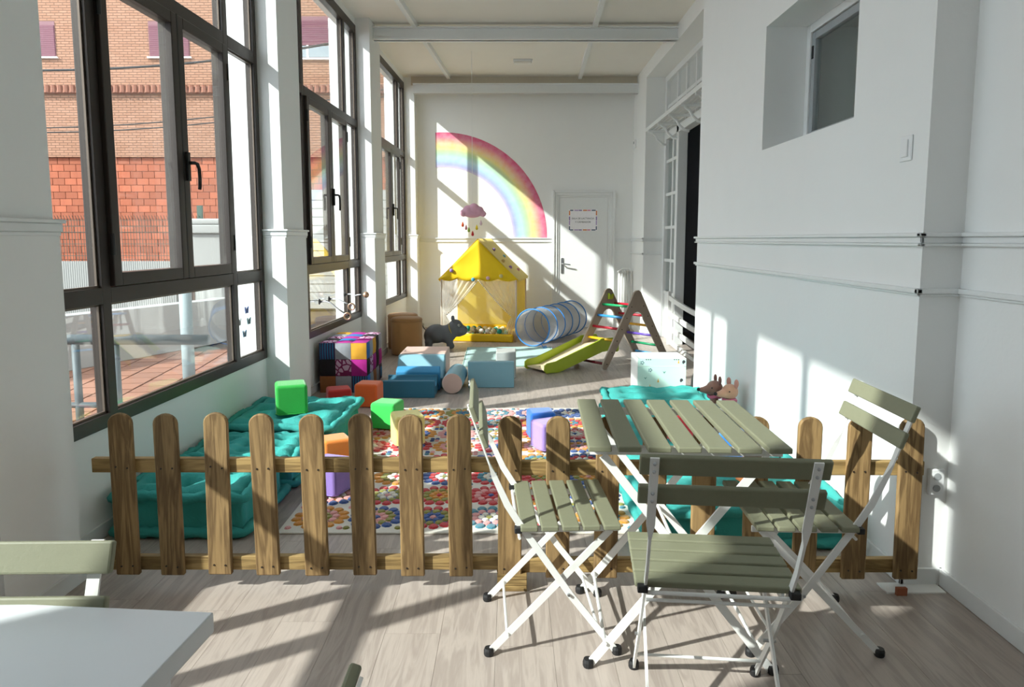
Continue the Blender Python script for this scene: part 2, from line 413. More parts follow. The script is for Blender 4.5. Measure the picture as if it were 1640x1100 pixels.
m.box(-.215, -.15, 0, .055, SILL, WTOP); m.box(-.215, -.15, L4-.055, L4, SILL, WTOP); m.box(-.215, -.15, .055, L4-.055, SILL, SILL+.065); m.box(-.215, -.15, .055, L4-.055, WTOP-.095, WTOP)
m.build('frame', alu, w4, bev=.004)
box(-.215, -.15, 1.285, 1.355, SILL+.065, WTOP-.095).build('mullion', alu, w4); box(-.205, -.145, 1.615, 1.685, SILL+.065, 2.60).build('sash_stile', alu, w4)
for a, b in ((.055, 1.285), (1.355, L4-.055)):
    for z0_, z1_ in ((1.075, 1.15), (2.60, 2.68)): box(-.215, -.15, a, b, z0_, z1_).build('transom', alu, w4)
    for z0_, z1_ in ((SILL+.065, 1.075), (1.15, 2.60), (2.68, WTOP-.095)): box(-.186, -.180, a, b, z0_, z1_).build('pane', glass, w4)

# ------------------------------------------------------------------ end door
d1 = struct(thing('door_1', 'white panelled room door in the end wall beside the radiator', 'door', (.625, YE, 0)))
cs = MB(); DW = .962; DH = 2.126
for i, (e0, e1, dp) in enumerate(((0, .035, .050), (.035, .075, .036), (.075, .105, .022))):
    cs.box(e0, e1, -dp, 0, 0, DH-e0); cs.box(DW-e1, DW-e0, -dp, 0, 0, DH-e0); cs.box(e1, DW-e1, -dp, 0, DH-e1, DH-e0)
cs.build('casing', white_paint, d1, bev=.004)
box(.107, DW-.107, -.010, 0, .006, DH-.107).build('leaf', white_paint, d1, bev=.003)
hp = MB(); hp.box(.135, .175, -.022, -.010, .85, 1.09); hp.build('handle_plate', steel, d1, bev=.008)
hl = MB(); hl.tube([(.155, -.02, 1.0), (.155, -.065, 1.0), (.175, -.07, 1.0), (.28, -.07, .985)], .010, 8); hl.build('handle', steel, d1)
# sign on the door
sg = thing('door_sign', 'white paper sign with a coloured dashed border taped to the end door', 'sign', (1.097, YE-.0125, 1.672))
box(-.225, .225, 0, .0015, -.165, .165).build('paper', M('sign_paper', '#f4f2f6', rough=.6), sg)
bdm = [M('sign_border_%d' % i, c) for i, c in enumerate(('#5d6f86', '#e08a4a', '#b9a3cf', '#d98cab', '#8f7fb0'))]
random.seed(3)
def dashes(horizontal, fixed, a, b, n):
    st = (b-a)/n
    for i in range(n):
        p = MB(); q0 = a+i*st; q1 = q0+st*(.92 if i % 2 else .75)
        if horizontal: p.box(q0, q1, -.001, 0, fixed-.009, fixed+.009)
        else: p.box(fixed-.009, fixed+.009, -.001, 0, q0, q1)
        p.build('border_dash', bdm[(i*2+int(fixed*100)) % 5], sg)
dashes(True, .150, -.20, .20, 6); dashes(True, -.150, -.20, .20, 6); dashes(False, -.208, -.15, .15, 4); dashes(False, .208, -.15, .15, 4)
for s_, z in (('SALA DE LACTANCIA', .025), ('Y CAMBIADOR', -.03)):
    o = inst('lettering', text_mesh(s_, .036), sg, (0, -.0008, z), (PI/2, 0, 0)); o.data.materials.append(M('sign_ink', '#3a3c44'))

# ------------------------------------------------------------------ side opening with lattice, shelf and barrier
d2 = struct(thing('door_2', 'tall white glazed opening in the right wall under a slatted canopy', 'doorway', (2.12, 5.92, 0)))
LN = 9.95-5.92
j = MB(); j.box(0, .12, LN-.10, LN, 0, 3.6); j.box(0, .12, LN-.86, LN-.74, 0, 2.84); j.box(0, .12, 0, LN-.10, 2.74, 2.84); j.box(0, .12, 0, LN-.1, 3.52, 3.6)
j.build('door_frame', white_paint, d2, bev=.006)
sl = MB(); sl.box(.03, .08, LN-.46, LN-.40, .1, 2.74)
sl.build('sidelight_mullion', white_paint, d2, bev=.004)
for k in range(5):
    box(.02, .07, LN-.74, LN-.10, .62+k*.45, .66+k*.45).build('glazing_bar', white_paint, d2)
box(.03, .07, LN-.74, LN-.10, 0, .62).build('sidelight_panel', white_paint, d2, bev=.005)
box(.048, .052, LN-.74, LN-.10, .66, 2.74).build('pane', glass, d2)
for k in range(8):
    y = .15+k*.46; box(.02, .09, y-.022, y+.022, 2.84, 3.52).build('glazing_bar', white_paint, d2)
box(.022, .088, 0, LN-.1, 3.16, 3.20).build('glazing_bar', white_paint, d2)
box(.05, .06, 0, LN-.1, 2.84, 3.52).build('transom_panel', M('frosted_panel', '#c9cccb', rough=.5), d2)
cn = thing('slatted_canopy', 'white slatted shelf on curly brackets above the side opening', 'shelf', (1.86, 5.95, 2.86))
for k in range(5):
    x = .012+k*.055; MB().box(x-.012, x+.012, 0, LN-.04, 0, .03 if k else .05).build('slat', white_paint, cn)
for k in range(7):
    y = .1+k*.62; q = MB(); q.box(0, .26, y-.018, y+.018, -.03, 0)
    q.tube([(.255, y, -.20), (.20, y, -.19), (.13, y, -.13), (.10, y, -.07), (.04, y, -.03)], .016, 6); q.build('bracket', white_paint, cn)
br = thing('safety_barrier', 'white barrier of four bowed rails across the side opening', 'barrier', (2.06, 5.98, 0))
for k, z in enumerate((.06, .235, .42, .62)):
    pts = [(.0, 3.16*t, z-.10*math.sin(PI*t)*(.5+.25*k/3)) for t in [i/16 for i in range(17)]]
    q = MB()
    for a, b in zip(pts, pts[1:]): q.bar(a, b, .025, .06)
    q.build('rail', white_metal, br)
for y in (0.02, 3.14): box(-.02, .02, y-.02, y+.02, 0, .7).build('post', white_metal, br)

# ------------------------------------------------------------------ outside: pavement, railing, walls, houses
PZ = -.25
pav = struct(box(-22, -1.0, -6, 30, PZ-.2, PZ-.02).build('pavement', M('pavement_mortar', '#473a32', rough=.95)), 'terracotta tiled pavement outside the windows')
tile_m = wood('terracotta_tile', '#6e4836', '#8a604c', 0, sc=3, rough=.8, rnd=.28, ring=.6, bump=.2)
tm = box(-.153, .153, -.153, .153, -.03, 0).mesh('tile', tile_m)
ang = math.radians(8); n_t = 0
for i in range(-2, 16):
    for k in range(-6, 16):
        lx, ly = i*.33, k*.33+(i % 2)*.16
        x = -6.2+lx*math.cos(ang)-ly*math.sin(ang)+.2; y = 5.4+lx*math.sin(ang)+ly*math.cos(ang)
        xw = -2.2+.036*(y-2.7)
        if x > xw or x < -6.4 or y < 4.4 or y > 10.2: continue
        if x < -5.57+(y-8.7)*.394-.15: continue
        inst('tile', tm, pav, (x, y, PZ+random.uniform(-.002, .002)), (0, 0, ang)); n_t += 1

galv = M('galvanised_steel', '#5a6265', rough=.6, metal=.3, var=.12, scale=18)
rl = thing('handrail', 'grey galvanised handrail standing outside the nearest window', 'railing', (-2.2, 5.02, PZ))
MB().tube([(0, 0, .90), (-3.4, .05, .90)], .038, 10).build('top_rail', galv, rl, smooth=True)
MB().tube([(0, 0, .42), (-3.4, .05, .40)], .022, 8).build('lower_rail', galv, rl, smooth=True)
for x in (-.69, -.98, -1.9, -2.9): MB().tube([(x, .02, 0), (x, .02, .88)], .028, 10).build('post', galv, rl, smooth=True)
pp = tag(MB().tube([(-3.0, 6.4, PZ), (-3.0, 6.4, 1.12)], .055, 14).build('bollard_post', M('pale_galvanised', '#8a989b', rough=.6, var=.1), smooth=True), 'thick pale galvanised post outside behind the handrail', 'post')

low = MB(); low.prism([(-7.4, 4.0), (-7.15, 4.0), (-4.62, 10.9), (-4.4, 13.6), (-4.65, 13.6), (-4.87, 10.95)], PZ, .44, 'z')
low_o = tag(low.build('boundary_wall', plaster_ext, bev=.01), 'low pale rendered boundary wall beyond the pavement', 'wall')
cor = MB(); pr = []
for i in range(530):
    pr.append((-15.1+i*.018, 11.6+(.007 if i % 2 else 0)))
cor.prism(pr+[(p[0], p[1]+.02) for p in reversed(pr)], -.2, 1.02, 'z')
tag(cor.build('corrugated_fence', M('white_corrugated_sheet', '#8f8f8c', rough=.6)), 'white corrugated sheet fence below the wire mesh', 'fence')
fm = thing('wire_mesh_fence', 'dark green wire mesh fence in front of the red brick wall', 'fence', (0, 12.0, 0))
gw = M('green_wire', '#3f4c44', rough=.5, metal=.2)
q = MB()
for i in range(200):
    x = -15.2+i*.05; q.bar((x, 0, .2), (x, 0, 1.70), .006, .006, (0, 1, 0)); q.bar((x, 0, 1.70), (x, -.05, 1.78), .006, .006, (1, 0, 0))
for z in (.3, .5, .7, .9, 1.1, 1.3, 1.5, 1.6, 1.70): q.bar((-15.25, 0, z), (-5.2, 0, z), .009, .009)
o = q.build('mesh', gw, fm); o['kind'] = 'stuff'
for x in (-5.3, -7.9, -10.4, -12.9, -15.2):
    pst = MB(); pst.box(x-.04, x+.04, -.03, .03, -.25, 1.95); pst.build('post', M('green_post', '#3b5247', rough=.5), fm)
gp = thing('gate_pillar', 'white rendered gate pillar with a chunky cap beyond the mesh fence', 'pillar', (-4.95, 11.6, PZ))
box(-.22, .22, -.22, .22, 0, 1.72).build('shaft', plaster_ext, gp, bev=.01); box(-.28, .28, -.28, .28, 1.72, 1.86).build('cap', plaster_ext, gp, bev=.02); box(-.25, .25, -.25, .25, 1.86, 1.96).build('cap_top', plaster_ext, gp, bev=.03)

def brick_mat(name='buff_face_brick', c=('#9a7059', '#a57b64', '#6b4c3b'), bw_=.25, rh=.075):
    g = NT(name); b = g.b; b.inputs['Roughness'].default_value = .9
    tc = g.n('TexCoord'); sp = g.n('SeparateXYZ'); g.l(tc, 'Object', sp, 0)
    cb = g.n('CombineXYZ'); g.l(sp, 0, cb, 0); g.l(sp, 2, cb, 1)
    bt = g.n('TexBrick', offset=.5, i_Scale=1.0); g.l(cb, 0, bt, 'Vector')
    bt.inputs['Color1'].default_value = S(c[0]); bt.inputs['Color2'].default_value = S(c[1]); bt.inputs['Mortar'].default_value = S(c[2])
    bt.inputs['Mortar Size'].default_value = .011; bt.inputs['Brick Width'].default_value = bw_; bt.inputs['Row Height'].default_value = rh
    g.l(bt, 0, b, 'Base Color'); return g.m
BY = 22.0
bd = thing('brick_house', 'tall brick house across the street with plum roller shutters', 'building', (-11, BY, PZ))
def BX(x): return x+11
def BZ(z): return z-PZ
up = MB(); up.box(-24, 14, -.12, 6, BZ(3.9), BZ(14)); up.build('upper_wall', brick_mat(), bd)
lowm = M('brick_mortar', '#5a3a2d', rough=.95)
box(-24, 14, 0, 6, 0, BZ(3.9)).build('lower_wall', lowm, bd)
hb = [wood('hollow_brick_%d' % i, a, c, 2, sc=4, rough=.9, rnd=.40, ring=.8) for i, (a, c) in enumerate((('#88432e', '#a55f44'),))]
bm_ = MB(); bm_.box(0, .354, -.03, .02, 0, .196); bmesh_b = bm_.mesh('brick', hb[0])
for r in range(16):
    for c in range(18):
        inst('brick', bmesh_b, bd, (BX(-15.7)+c*.372+(r % 2)*.186, 0, BZ(.55)+r*.2095))
st = MB(); st.box(-24, BX(-15.72), -.02, .02, 0, BZ(3.9)); st.box(BX(-8.85), 14, -.02, .02, 0, BZ(3.9)); st.build('lower_wall_facing', brick_mat('red_hollow_brick', ('#88432e', '#a55f44', '#5a3a2d'), .372, .2095), bd)
tl_ = MB()
for i in range(76): tl_.lathe([(.09, 0), (.075, .22)], 8, (BX(-17.5)+i*.19, -.2, BZ(5.80)))
tl_.box(BX(-17.7), BX(-3.2), -.22, -.1, BZ(5.78), BZ(5.86)); tl_.build('tile_ledge', M('ledge_tile', '#8a5a48', rough=.9), bd)
shm = M('plum_shutter', '#6b3646', rough=.6, var=.05); wsill = M('pale_sill', '#e4ddd8')
def shut(x0, x1, z0, z1, part_open=0):
    w = box(BX(x0), BX(x1), -.13, -.10, BZ(z0), BZ(z1)).build('window', M('window_recess', '#7a5058'), bd)
    n = int((z1-z0-.12-part_open)/.06)
    q = MB()
    for k in range(n): q.box(BX(x0)+.02, BX(x1)-.02, -.15, -.13, BZ(z1)-.12-(k+1)*.06+.004, BZ(z1)-.12-k*.06)
    q.build('shutter', shm, w)
    box(BX(x0)-.05, BX(x1)+.05, -.2, -.1, BZ(z0)-.05, BZ(z0)).build('sill', wsill, w)
    if part_open:
        box(BX(x0)+.05, BX(x1)-.05, -.14, -.135, BZ(z0)+.03, BZ(z0)+part_open-.02).build('pane', M('far_window_pane', '#8d979c', rough=.2), w)
        box(BX((x0+x1)/2)-.03, BX((x0+x1)/2)+.03, -.15, -.13, BZ(z0), BZ(z0)+part_open).build('mullion', wsill, w)
shut(-15.2, -13.78, 6.87, 7.91); shut(-10.96, -9.74, 6.87, 7.91); shut(-6.9, -5.45, 6.83, 8.05, .38); shut(-3.6, -2.6, 6.83, 8.05)
wires = M('black_cable', '#2a2a2c')
for k, (za_, zb_, y) in enumerate(((5.6, 6.9, 18.0), (4.05, 5.3, 17.0), (3.92, 5.02, 16.6))):
    pts = [(-15+t*14, y, za_+(zb_-za_)*t-.5*math.sin(PI*t)) for t in [i/14 for i in range(15)]]
    lb = ('upper twisted cable strung across the brick house', 'middle thin cable strung across the brick house', 'lowest thin cable strung across the brick house')[k]
    tag(MB().tube(pts, .028 if k == 0 else .014, 6).build('overhead_cable', wires), lb, 'cable')
gr = thing('garage', 'white slatted garage building seen through the middle window', 'building', (-4.6, 16, PZ))
box(-1.9, 2.2, .1, 2.5, 0, 2.75).build('body', plaster_ext, gr)
for k in range(14): MB().box(-1.85, 2.15, 0, .1, .05+k*.19, .05+k*.19+.175).build('slat', M('white_slat', '#a5a5a2', rough=.5) if k == 0 else bpy.data.materials['white_slat'], gr)

# ------------------------------------------------------------------ picket fence
FY = 2.62
fn = thing('picket_fence', 'brown wooden picket fence with rounded tops across the room', 'fence', (0, FY, 0))
pk = MB(); w, h, th = .046, .645, .02
arc = [(w*math.cos(a), h-.040+.040*math.sin(a)) for a in [PI*i/10 for i in range(11)]]
pk.prism([(-w, 0), (w, 0)]+arc, -th/2, th/2, 'y'); pkm = pk.mesh('picket', fence_m)
scm = M('screw_hole', '#2b2118', rough=.6)
scmesh = MB().tube([(0, -.0125, 0), (0, -.008, 0)], .0038, 6).mesh('screw', scm)
pxs = [170, 245.5, 326, 407, 490, 571, 652, 734, 816, 897, 978, 1060, 1141, 1230, 1314, 1398, 1487]
for i, u in enumerate(pxs):
    x = (u-820)/1120*2.588
    o = inst('picket', pkm, fn, (x, 0, .068-.0015*i+.004*random.uniform(-1, 1)), (random.uniform(-.012, .004), random.uniform(-.012, .012), 0))
    b = o.modifiers.new('bevel', 'BEVEL'); b.width = .004; b.limit_method = 'ANGLE'; b.angle_limit = .8
    for sx in (-.022, .022):
        for sz in (.037, .432): inst('screw', scmesh, o, (sx, 0, sz+random.uniform(-.004, .004)))
for (x0, x1, dy, dz) in ((-1.63, .02, 0, 0), (-.06, 1.60, .031, -.012)):
    for z in (.50, .105):
        o = box(x0, x1, .012+dy*0, .042+dy*.0, z-.028+dz, z+.028+dz).build('rail', rail_m, fn, bev=.003)
        if dy: o.location.y = .001
fb = MB()
for k in range(3): fb.box(-.058, .058, -.012, .10, k*.024, k*.024+.0225)
fb.build('foot_block', rail_m, fn, bev=.002)
o = box(1.49, 1.53, -.045, -.030, .0, .03).build('floor_peg', M('copper_peg', '#9b5b3f', rough=.6), fn)
o = box(1.46, 1.69, -.03, .05, 0, .006).build('foot_plate', white_metal, fn)

# ------------------------------------------------------------------ bistro chairs and table
def make_chair(label):
    """front = +y, width along x"""
    r = thing('folding_chair', label, 'chair', group='folding bistro chairs'); HW = .19
    seat_f = [-.135, -.068, 0, .067, .134]
    slat = MB().box(-.218, .218, -.028, .028, .438, .456).mesh('seat_slat', olive)
    for f in seat_f:
        o = inst('seat_slat', slat, r, (0, f, 0)); b = o.modifiers.new('bevel', 'BEVEL'); b.width = .004; b.segments = 2
    # backrest: slats lean with the uprights
    top, bend = Vector((-.330, .85)), Vector((-.215, .53)); d = (bend-top).normalized(); lean = math.atan2(-(d.x), -(d.y))
    bs = MB().box(-.225, .225, .003, .019, -.027, .027).mesh('back_slat', olive)
    for t in (.028, .118):
        p = top+d*t
        o = inst('back_slat', bs, r, (0, p.x, p.y), (math.atan2(d.x, -d.y), 0, 0)); b = o.modifiers.new('bevel', 'BEVEL'); b.width = .004; b.segments = 2
    for sx in (-1, 1):
        x = sx*HW; u = MB()
        pts = [((x, top.x, top.y), .022, .005), ((x, -.262, .655), .022, .005), ((x, -.247, .615), .007, .018), ((x, -.205, .52), .007, .022), ((x, -.165, .455), .007, .022), ((x, .0, .213), .007, .022), ((x, .155, .012), .007, .022)]
        rings = []
        for i, (p, wx, wd) in enumerate(pts):
            a = Vector(pts[max(i-1, 0)][0]); b = Vector(pts[min(i+1, len(pts)-1)][0]); t = (b-a).normalized()
            n = Vector((1, 0, 0)).cross(t).normalized(); p = Vector(p)
            for i_, j_ in ((-1, -1), (1, -1), (1, 1), (-1, 1)): rings.append(p+Vector((1, 0, 0))*(i_*wx/2)+n*(j_*wd/2))
        fs = [(3, 2, 1, 0), tuple(range(len(rings)-4, len(rings)))]
        for i in range(len(pts)-1):
            for k in range(4): fs.append((i*4+k, i*4+(k+1) % 4, i*4+4+(k+1) % 4, i*4+4+k))
        u.add(rings, fs)
        uo = u.build('upright', white_metal, r)
        bo = MB()
        for t in (.016, .040, .106, .130):
            p = top+d*t; nn = Vector((d.y, -d.x)); 
            bo.ball((x, p.x-.004, p.y-.001), .0048, 8, 5)
        bo.build('bolt', steel, uo)
        xi = sx*(HW-.013)
        lg = MB().bar((xi, .135, .425), (xi, -.262, .012), .007, .022, (1, 0, 0)); 
        lg = MB(); lg.bar((xi, .135, .425), (xi, -.262, .012), .022, .007, (1, 0, 0)); lg.build('leg', white_metal, r)
        for (px, py, dy, xx) in ((.160, .012, 1, x), (-.266, .012, -1, xi)):
            ft = MB(); ft.lathe([(.015, 0), (.017, .004), (.017, .018), (.014, .026)], 12, (xx, px, 0)); ft.build('foot_cap', black_rub, r)
        box(xi-.008*sx-.004, xi-.008*sx+.004, -.165, .165, .418, .438).build('seat_rail', white_metal, r)
        kn = MB().box(x-.022 if sx < 0 else x-.006, x+.006 if sx < 0 else x+.022, -.182, -.158, .43, .45); kn.build('clip', black_rub, r, bev=.003)
        MB().tube([(xi-.012, -.004, .213), (x+.012 if sx > 0 else x-.012, -.004, .213)], .005, 8).build('pivot_bolt', steel, r)
    for (y, z, rr) in ((-.17, .428, .006), (.098, .085, .005), (-.205, .075, .005), (-.165, .405, .005)):
        MB().tube([(-HW+.002, y, z), (HW-.002, y, z)], rr, 8).build('crossbar', white_metal, r)
    return r
ch = make_chair('olive slatted folding chair nearest the viewer, seen from behind, tucked under the slatted table')
ch.location = (.565, 1.94, 0); ch.rotation_euler = (0, 0, -.10)
dup(ch, 'olive slatted folding chair left of the slatted table, facing right', (.180, 2.378, 0), -PI/2+.05)
dup(ch, 'olive slatted folding chair right of the slatted table, facing left, beside the white wall', (.958, 2.37, 0), PI/2-.04)
dup(ch, 'olive slatted folding chair behind the white table, only its back showing', (-.905, .838, 0), PI+.02)
dup(ch, 'olive slatted folding chair at the bottom edge, only the tip of its back showing', (-.51, .585, 0), PI/2)

tb = thing('folding_table', 'olive slatted folding bistro table on white crossed legs', 'table', (.548, 2.363, 0), -.04)
TW, TD, TZ = .305, .318, .75
sm = MB().box(-.0355, .0355, -TD, TD, TZ-.018, TZ).mesh('table_slat', olive)
for k in range(7):
    o = inst('table_slat', sm, tb, (-TW+.0355+k*(2*TW-.071)/6, 0, 0)); b = o.modifiers.new('bevel', 'BEVEL'); b.width = .004; b.segments = 2
for y in (-.25, .25): box(-TW+.01, TW-.01, y-.011, y+.011, TZ-.043, TZ-.018).build('top_rail', white_metal, tb)
for x in (-.27, .27): box(x-.01, x+.01, -.24, .24, TZ-.043, TZ-.021).build('side_rail', white_metal, tb)
for y, dy in ((-.262, 0), (.215, 0)):
    for sx in (-1, 1):
        yy = y+(.012 if sx > 0 else 0)
        MB().bar((sx*.255, yy, TZ-.045), (-sx*.285, yy, .012), .026, .008, (0, 1, 0)).build('leg', white_metal, tb)
        MB().lathe([(.016, 0), (.018, .004), (.018, .018), (.015, .027)], 12, (-sx*.292, yy, 0)).build('foot_cap', black_rub, tb)
for x, z in ((-.24, .085), (.24, .085), (.0, .36)): MB().tube([(x, -.262, z), (x, .225, z)], .006, 8).build('crossbar', white_metal, tb)

wt = thing('white_table', 'white laminate table in the bottom corner, partly in sunlight', 'table', (-1.075, .705, 0), -.08)
wm = M('white_laminate', '#d5d9dc', rough=.35, var=.01)
box(-.6, .55, -.45, .435, .725, .76).build('top', wm, wt, bev=.003)
for x in (-.52, .47): 
    for y in (-.38, .37): box(x-.025, x+.025, y-.025, y+.025, 0, .725).build('leg', wm, wt, bev=.003)
for y in (-.385, .375): box(-.49, .44, y-.009, y+.009, .66, .725).build('apron', wm, wt)
for x in (-.52, .47): box(x-.009, x+.009, -.35, .34, .66, .725).build('apron', wm, wt)

# ------------------------------------------------------------------ floor cushions
teal = M('teal_cotton', '#3a9f99', rough=.95, var=.08, scale=10, bump=.35, bscale=70)
def cushion(x0, x1, y0, y1, h, label, seed):
    rnd = random.Random(seed); r = thing('floor_cushion', label, 'cushion', ((x0+x1)/2, (y0+y1)/2, 0), rnd.uniform(-.03, .03), 'teal floor cushions')
    hx, hy = (x1-x0)/2, (y1-y0)/2; n = 26; tx = [-.55, .0, .55]; m = MB()
    ph = [rnd.uniform(0, 6) for _ in range(6)]
    def surf(u, v, top):
        d = min(1-abs(u), 1-abs(v))
        pil_ = 1-(abs(math.cos(PI*u/.55))*abs(math.cos(PI*v/.55)))**1.5
        base = h*(.74+.10*min(1, d/.25)+.16*pil_*min(1, d/.12+.3)) if top else 0
        for a in tx:
            for b in tx:
                rr = ((u-a)*hx)**2+((v-b)*hy)**2
                if top: base -= h*.20*math.exp(-rr/.0016)
        if top: base += .006*math.sin(7*u+ph[0])*math.cos(6*v+ph[1])+.004*math.sin(17*u+ph[2])*math.sin(13*v+ph[3])
        return base
    idx = {}; vs = []; fs = []
    for t in (0, 1):
        for i in range(n+1):
            for k in range(n+1):
                u, v = -1+2*i/n, -1+2*k/n; idx[t, i, k] = len(vs)
                cr = 1-.035*(abs(u)**6*abs(v)**6)
                vs.append((u*hx*cr, v*hy*cr, surf(u, v, t)))
    for t in (0, 1):
        for i in range(n):
            for k in range(n): fs.append((idx[t, i, k], idx[t, i+1, k], idx[t, i+1, k+1], idx[t, i, k+1]))
    per = [(i, 0) for i in range(n)]+[(n, k) for k in range(n)]+[(n-i, n) for i in range(n)]+[(0, n-k) for k in range(n)]
    L = 5; rings = []
    for a, (i, k) in enumerate(per):
        b0, b1 = Vector(vs[idx[0, i, k]]), Vector(vs[idx[1, i, k]]); col = [idx[0, i, k]]
        nrm = Vector((b0.x/hx if abs(b0.x) >= hx*.95 else 0, b0.y/hy if abs(b0.y) >= hy*.95 else 0, 0))
        for l in range(1, L):
            f = l/L; p = b0.lerp(b1, f)+nrm*(.004*math.sin(PI*f)+.010*math.sin(a*.9+ph[4])*math.sin(PI*f))
            col.append(len(vs)); vs.append(tuple(p))
        col.append(idx[1, i, k]); rings.append(col)
    for a in range(len(rings)):
        A, B = rings[a], rings[(a+1) % len(rings)]
        for l in range(L): fs.append((A[l], B[l], B[l+1], A[l+1]))
    m.add(vs, fs); m.build('body', teal, r, smooth=True)
    for zf in (.03, .82):
        pts = []; N_ = 84
        for a in range(N_):
            t = a/N_*len(per); i, k = per[int(t) % len(per)]; u, v = -1+2*i/n, -1+2*k/n
            pts.append((u*hx+math.copysign(.012, u)*(abs(u) > .99)+rnd.uniform(-.003, .003), v*hy+math.copysign(.012, v)*(abs(v) > .99)+rnd.uniform(-.003, .003), max(.03, h*zf+.008*math.sin(a*.6+ph[5]))))
        MB().tube(pts, [.025+.004*math.sin(a*1.7)+.003*math.sin(a*2.9) for a in range(N_)], 7, closed=True).build('rolled_edge', teal, r, smooth=True)
    tf = MB()
    for a in tx:
        for b in tx: tf.ball((a*hx, b*hy, surf(a, b, 1)+.003), .012, 8, 5, (1, 1, .5))
    tf.build('tuft', teal, r, smooth=True)
    return r
cushion(-1.82, -1.24, 3.11, 3.66, .24, 'teal tufted floor cushion nearest the fence on the window side', 1)
cushion(-1.80, -1.22, 3.74, 4.16, .21, 'middle teal tufted floor cushion under the window, between two others', 2)
cushion(-1.80, -1.12, 4.25, 5.00, .25, 'teal tufted floor cushion under the window with a green cube on it', 3)
cushion(.74, 1.50, 4.86, 5.60, .19, 'teal tufted floor cushion in front of the mint storage box', 4)
cushion(.66, 1.50, 3.98, 4.76, .19, 'teal tufted floor cushion behind the slatted table with a red cube on it', 5)
cushion(.62, 1.50, 2.99, 3.86, .21, 'teal tufted floor cushion against the fence on the right-hand wall', 6)

# ------------------------------------------------------------------ rug
RX0, RX1, RY0, RY1 = -1.10, .60, 3.14, 5.58
rg = thing('medallion_rug', 'cream rug with rows of bright flower medallions inside the fence', 'rug', ((RX0+RX1)/2, (RY0+RY1)/2, 0))
hx, hy = (RX1-RX0)/2, (RY1-RY0)/2
box(-hx, hx, -hy, hy, .0005, .010).build('base', fabric('cream_wool', '#d8d2c6', bump=.5), rg, bev=.003)
rc = ['#c0272f', '#2f4f8e', '#3f7f92', '#d08a2c', '#dc9a97', '#8a8636', '#e4dfd2', '#a63a3a']
rmats = [fabric('rug_wool_%d' % i, c, bump=.6) for i, c in enumerate(rc)]
pt = MB(); rnd = random.Random(11)
def petal(cx, cy, ang, rl_, rw, mi):
    vs = [(cx, cy, .019)]; K = 8; ca, sa = math.cos(ang), math.sin(ang)
    for k in range(K):
        a = 2*PI*k/K; lx, ly = rl_*math.cos(a), rw*math.sin(a); vs.append((cx+lx*ca-ly*sa, cy+lx*sa+ly*ca, .0095))
    for k in range(K):
        a = 2*PI*k/K; lx, ly = rl_*.7*math.cos(a), rw*.7*math.sin(a); vs.append((cx+lx*ca-ly*sa, cy+lx*sa+ly*ca, .0175))
    fs = [(1+k, 1+(k+1) % K, 1+K+(k+1) % K, 1+K+k) for k in range(K)]+[(0, 1+K+k, 1+K+(k+1) % K) for k in range(K)]
    pt.add(vs, fs, mi)
NC, NR = 6, 8
cw, chh = 2*(hx-.02)/NC, 2*(hy-.03)/NR
for i in range(NC):
    for k in range(NR):
        cx, cy = -hx+.02+(i+.5)*cw, -hy+.03+(k+.5)*chh; cs_ = rnd.sample([0, 1, 2, 3, 4, 5], 4)
        if rnd.random() < .5: cs_[0] = rnd.choice([0, 1, 3])
        K_ = 20; pt.add([(cx+.098*math.cos(2*PI*q_/K_), cy+.098*math.sin(2*PI*q_/K_), .0108) for q_ in range(K_)], [tuple(range(K_))], cs_[2])
        petal(cx, cy, 0, .019, .019, cs_[3])
        for rr, nn, ci, l, w_ in ((.038, 6, 6 if rnd.random() < .3 else cs_[2], .021, .019), (.074, 10, cs_[1], .024, .0225), (.113, 13, cs_[0], .030, .0265)):
            for q_ in range(nn):
                a = 2*PI*q_/nn+(.2 if nn == 10 else 0)
                petal(cx+rr*math.cos(a), cy+rr*math.sin(a), a, l, w_, ci)
        for sx in (-1, 1):
            for sy in (-1, 1): petal(cx+sx*.122, cy+sy*.128, math.atan2(sy, sx), .018, .016, cs_[1])
o = pt.build('tufted_petals', rmats, rg); o['kind'] = 'stuff'

# ------------------------------------------------------------------ foam cubes
def cube(x, y, z, s, rz, col, label, hgt=None):
    h = hgt or s
    o = box(-s/2, s/2, -s/2, s/2, 0, h).build('foam_cube', fabric('felt_'+col[1:], col, sheen=.4), loc=(x, y, z), rot=(0, 0, rz), bev=.022, seg=3)
    r = thing('foam_cube', label, 'cube', (x, y, z), rz, 'soft foam cubes'); o.parent = r; o.location = (0, 0, 0); o.rotation_euler = (0, 0, 0); o.name = 'cover'
    q = MB(); e = s/2+.0005
    q.tube([(-e+.02, -e, .012), (e-.02, -e, .012), (e, -e+.02, .012), (e, e-.02, .012), (e-.02, e, .012), (-e+.02, e, .012), (-e, e-.02, .012), (-e, -e+.02, .012)], .003, 6, closed=True)
    q.build('seam', bpy.data.materials['felt_'+col[1:]], r)
    return r
cube(-1.46, 4.54, .235, .20, .35, '#1fa83c', 'dark green foam cube on the teal cushion under the window')
cube(-1.19, 5.72, 0, .195, -.12, '#e8682a', 'orange foam cube standing on the floor beside the patchwork pouf')
cube(-1.50, 5.95, 0, .20, .35, '#e0433f', 'flat red foam block on the floor between pouf and teal cushion', .10)
cube(-.905, 4.98, .0195, .19, -.25, '#3bd05a', 'bright green foam cube at the far left of the rug')
cube(-.70, 4.58, .0195, .20, .35, '#efe08a', 'pale yellow foam cube on the rug behind the pickets')
cube(-1.07, 4.12, .0195, .17, .5, '#ef8a34', 'small orange foam cube between the teal cushions and the rug')
cube(-.98, 3.66, .0195, .18, -.35, '#9377c4', 'purple foam cube on the left part of the rug')
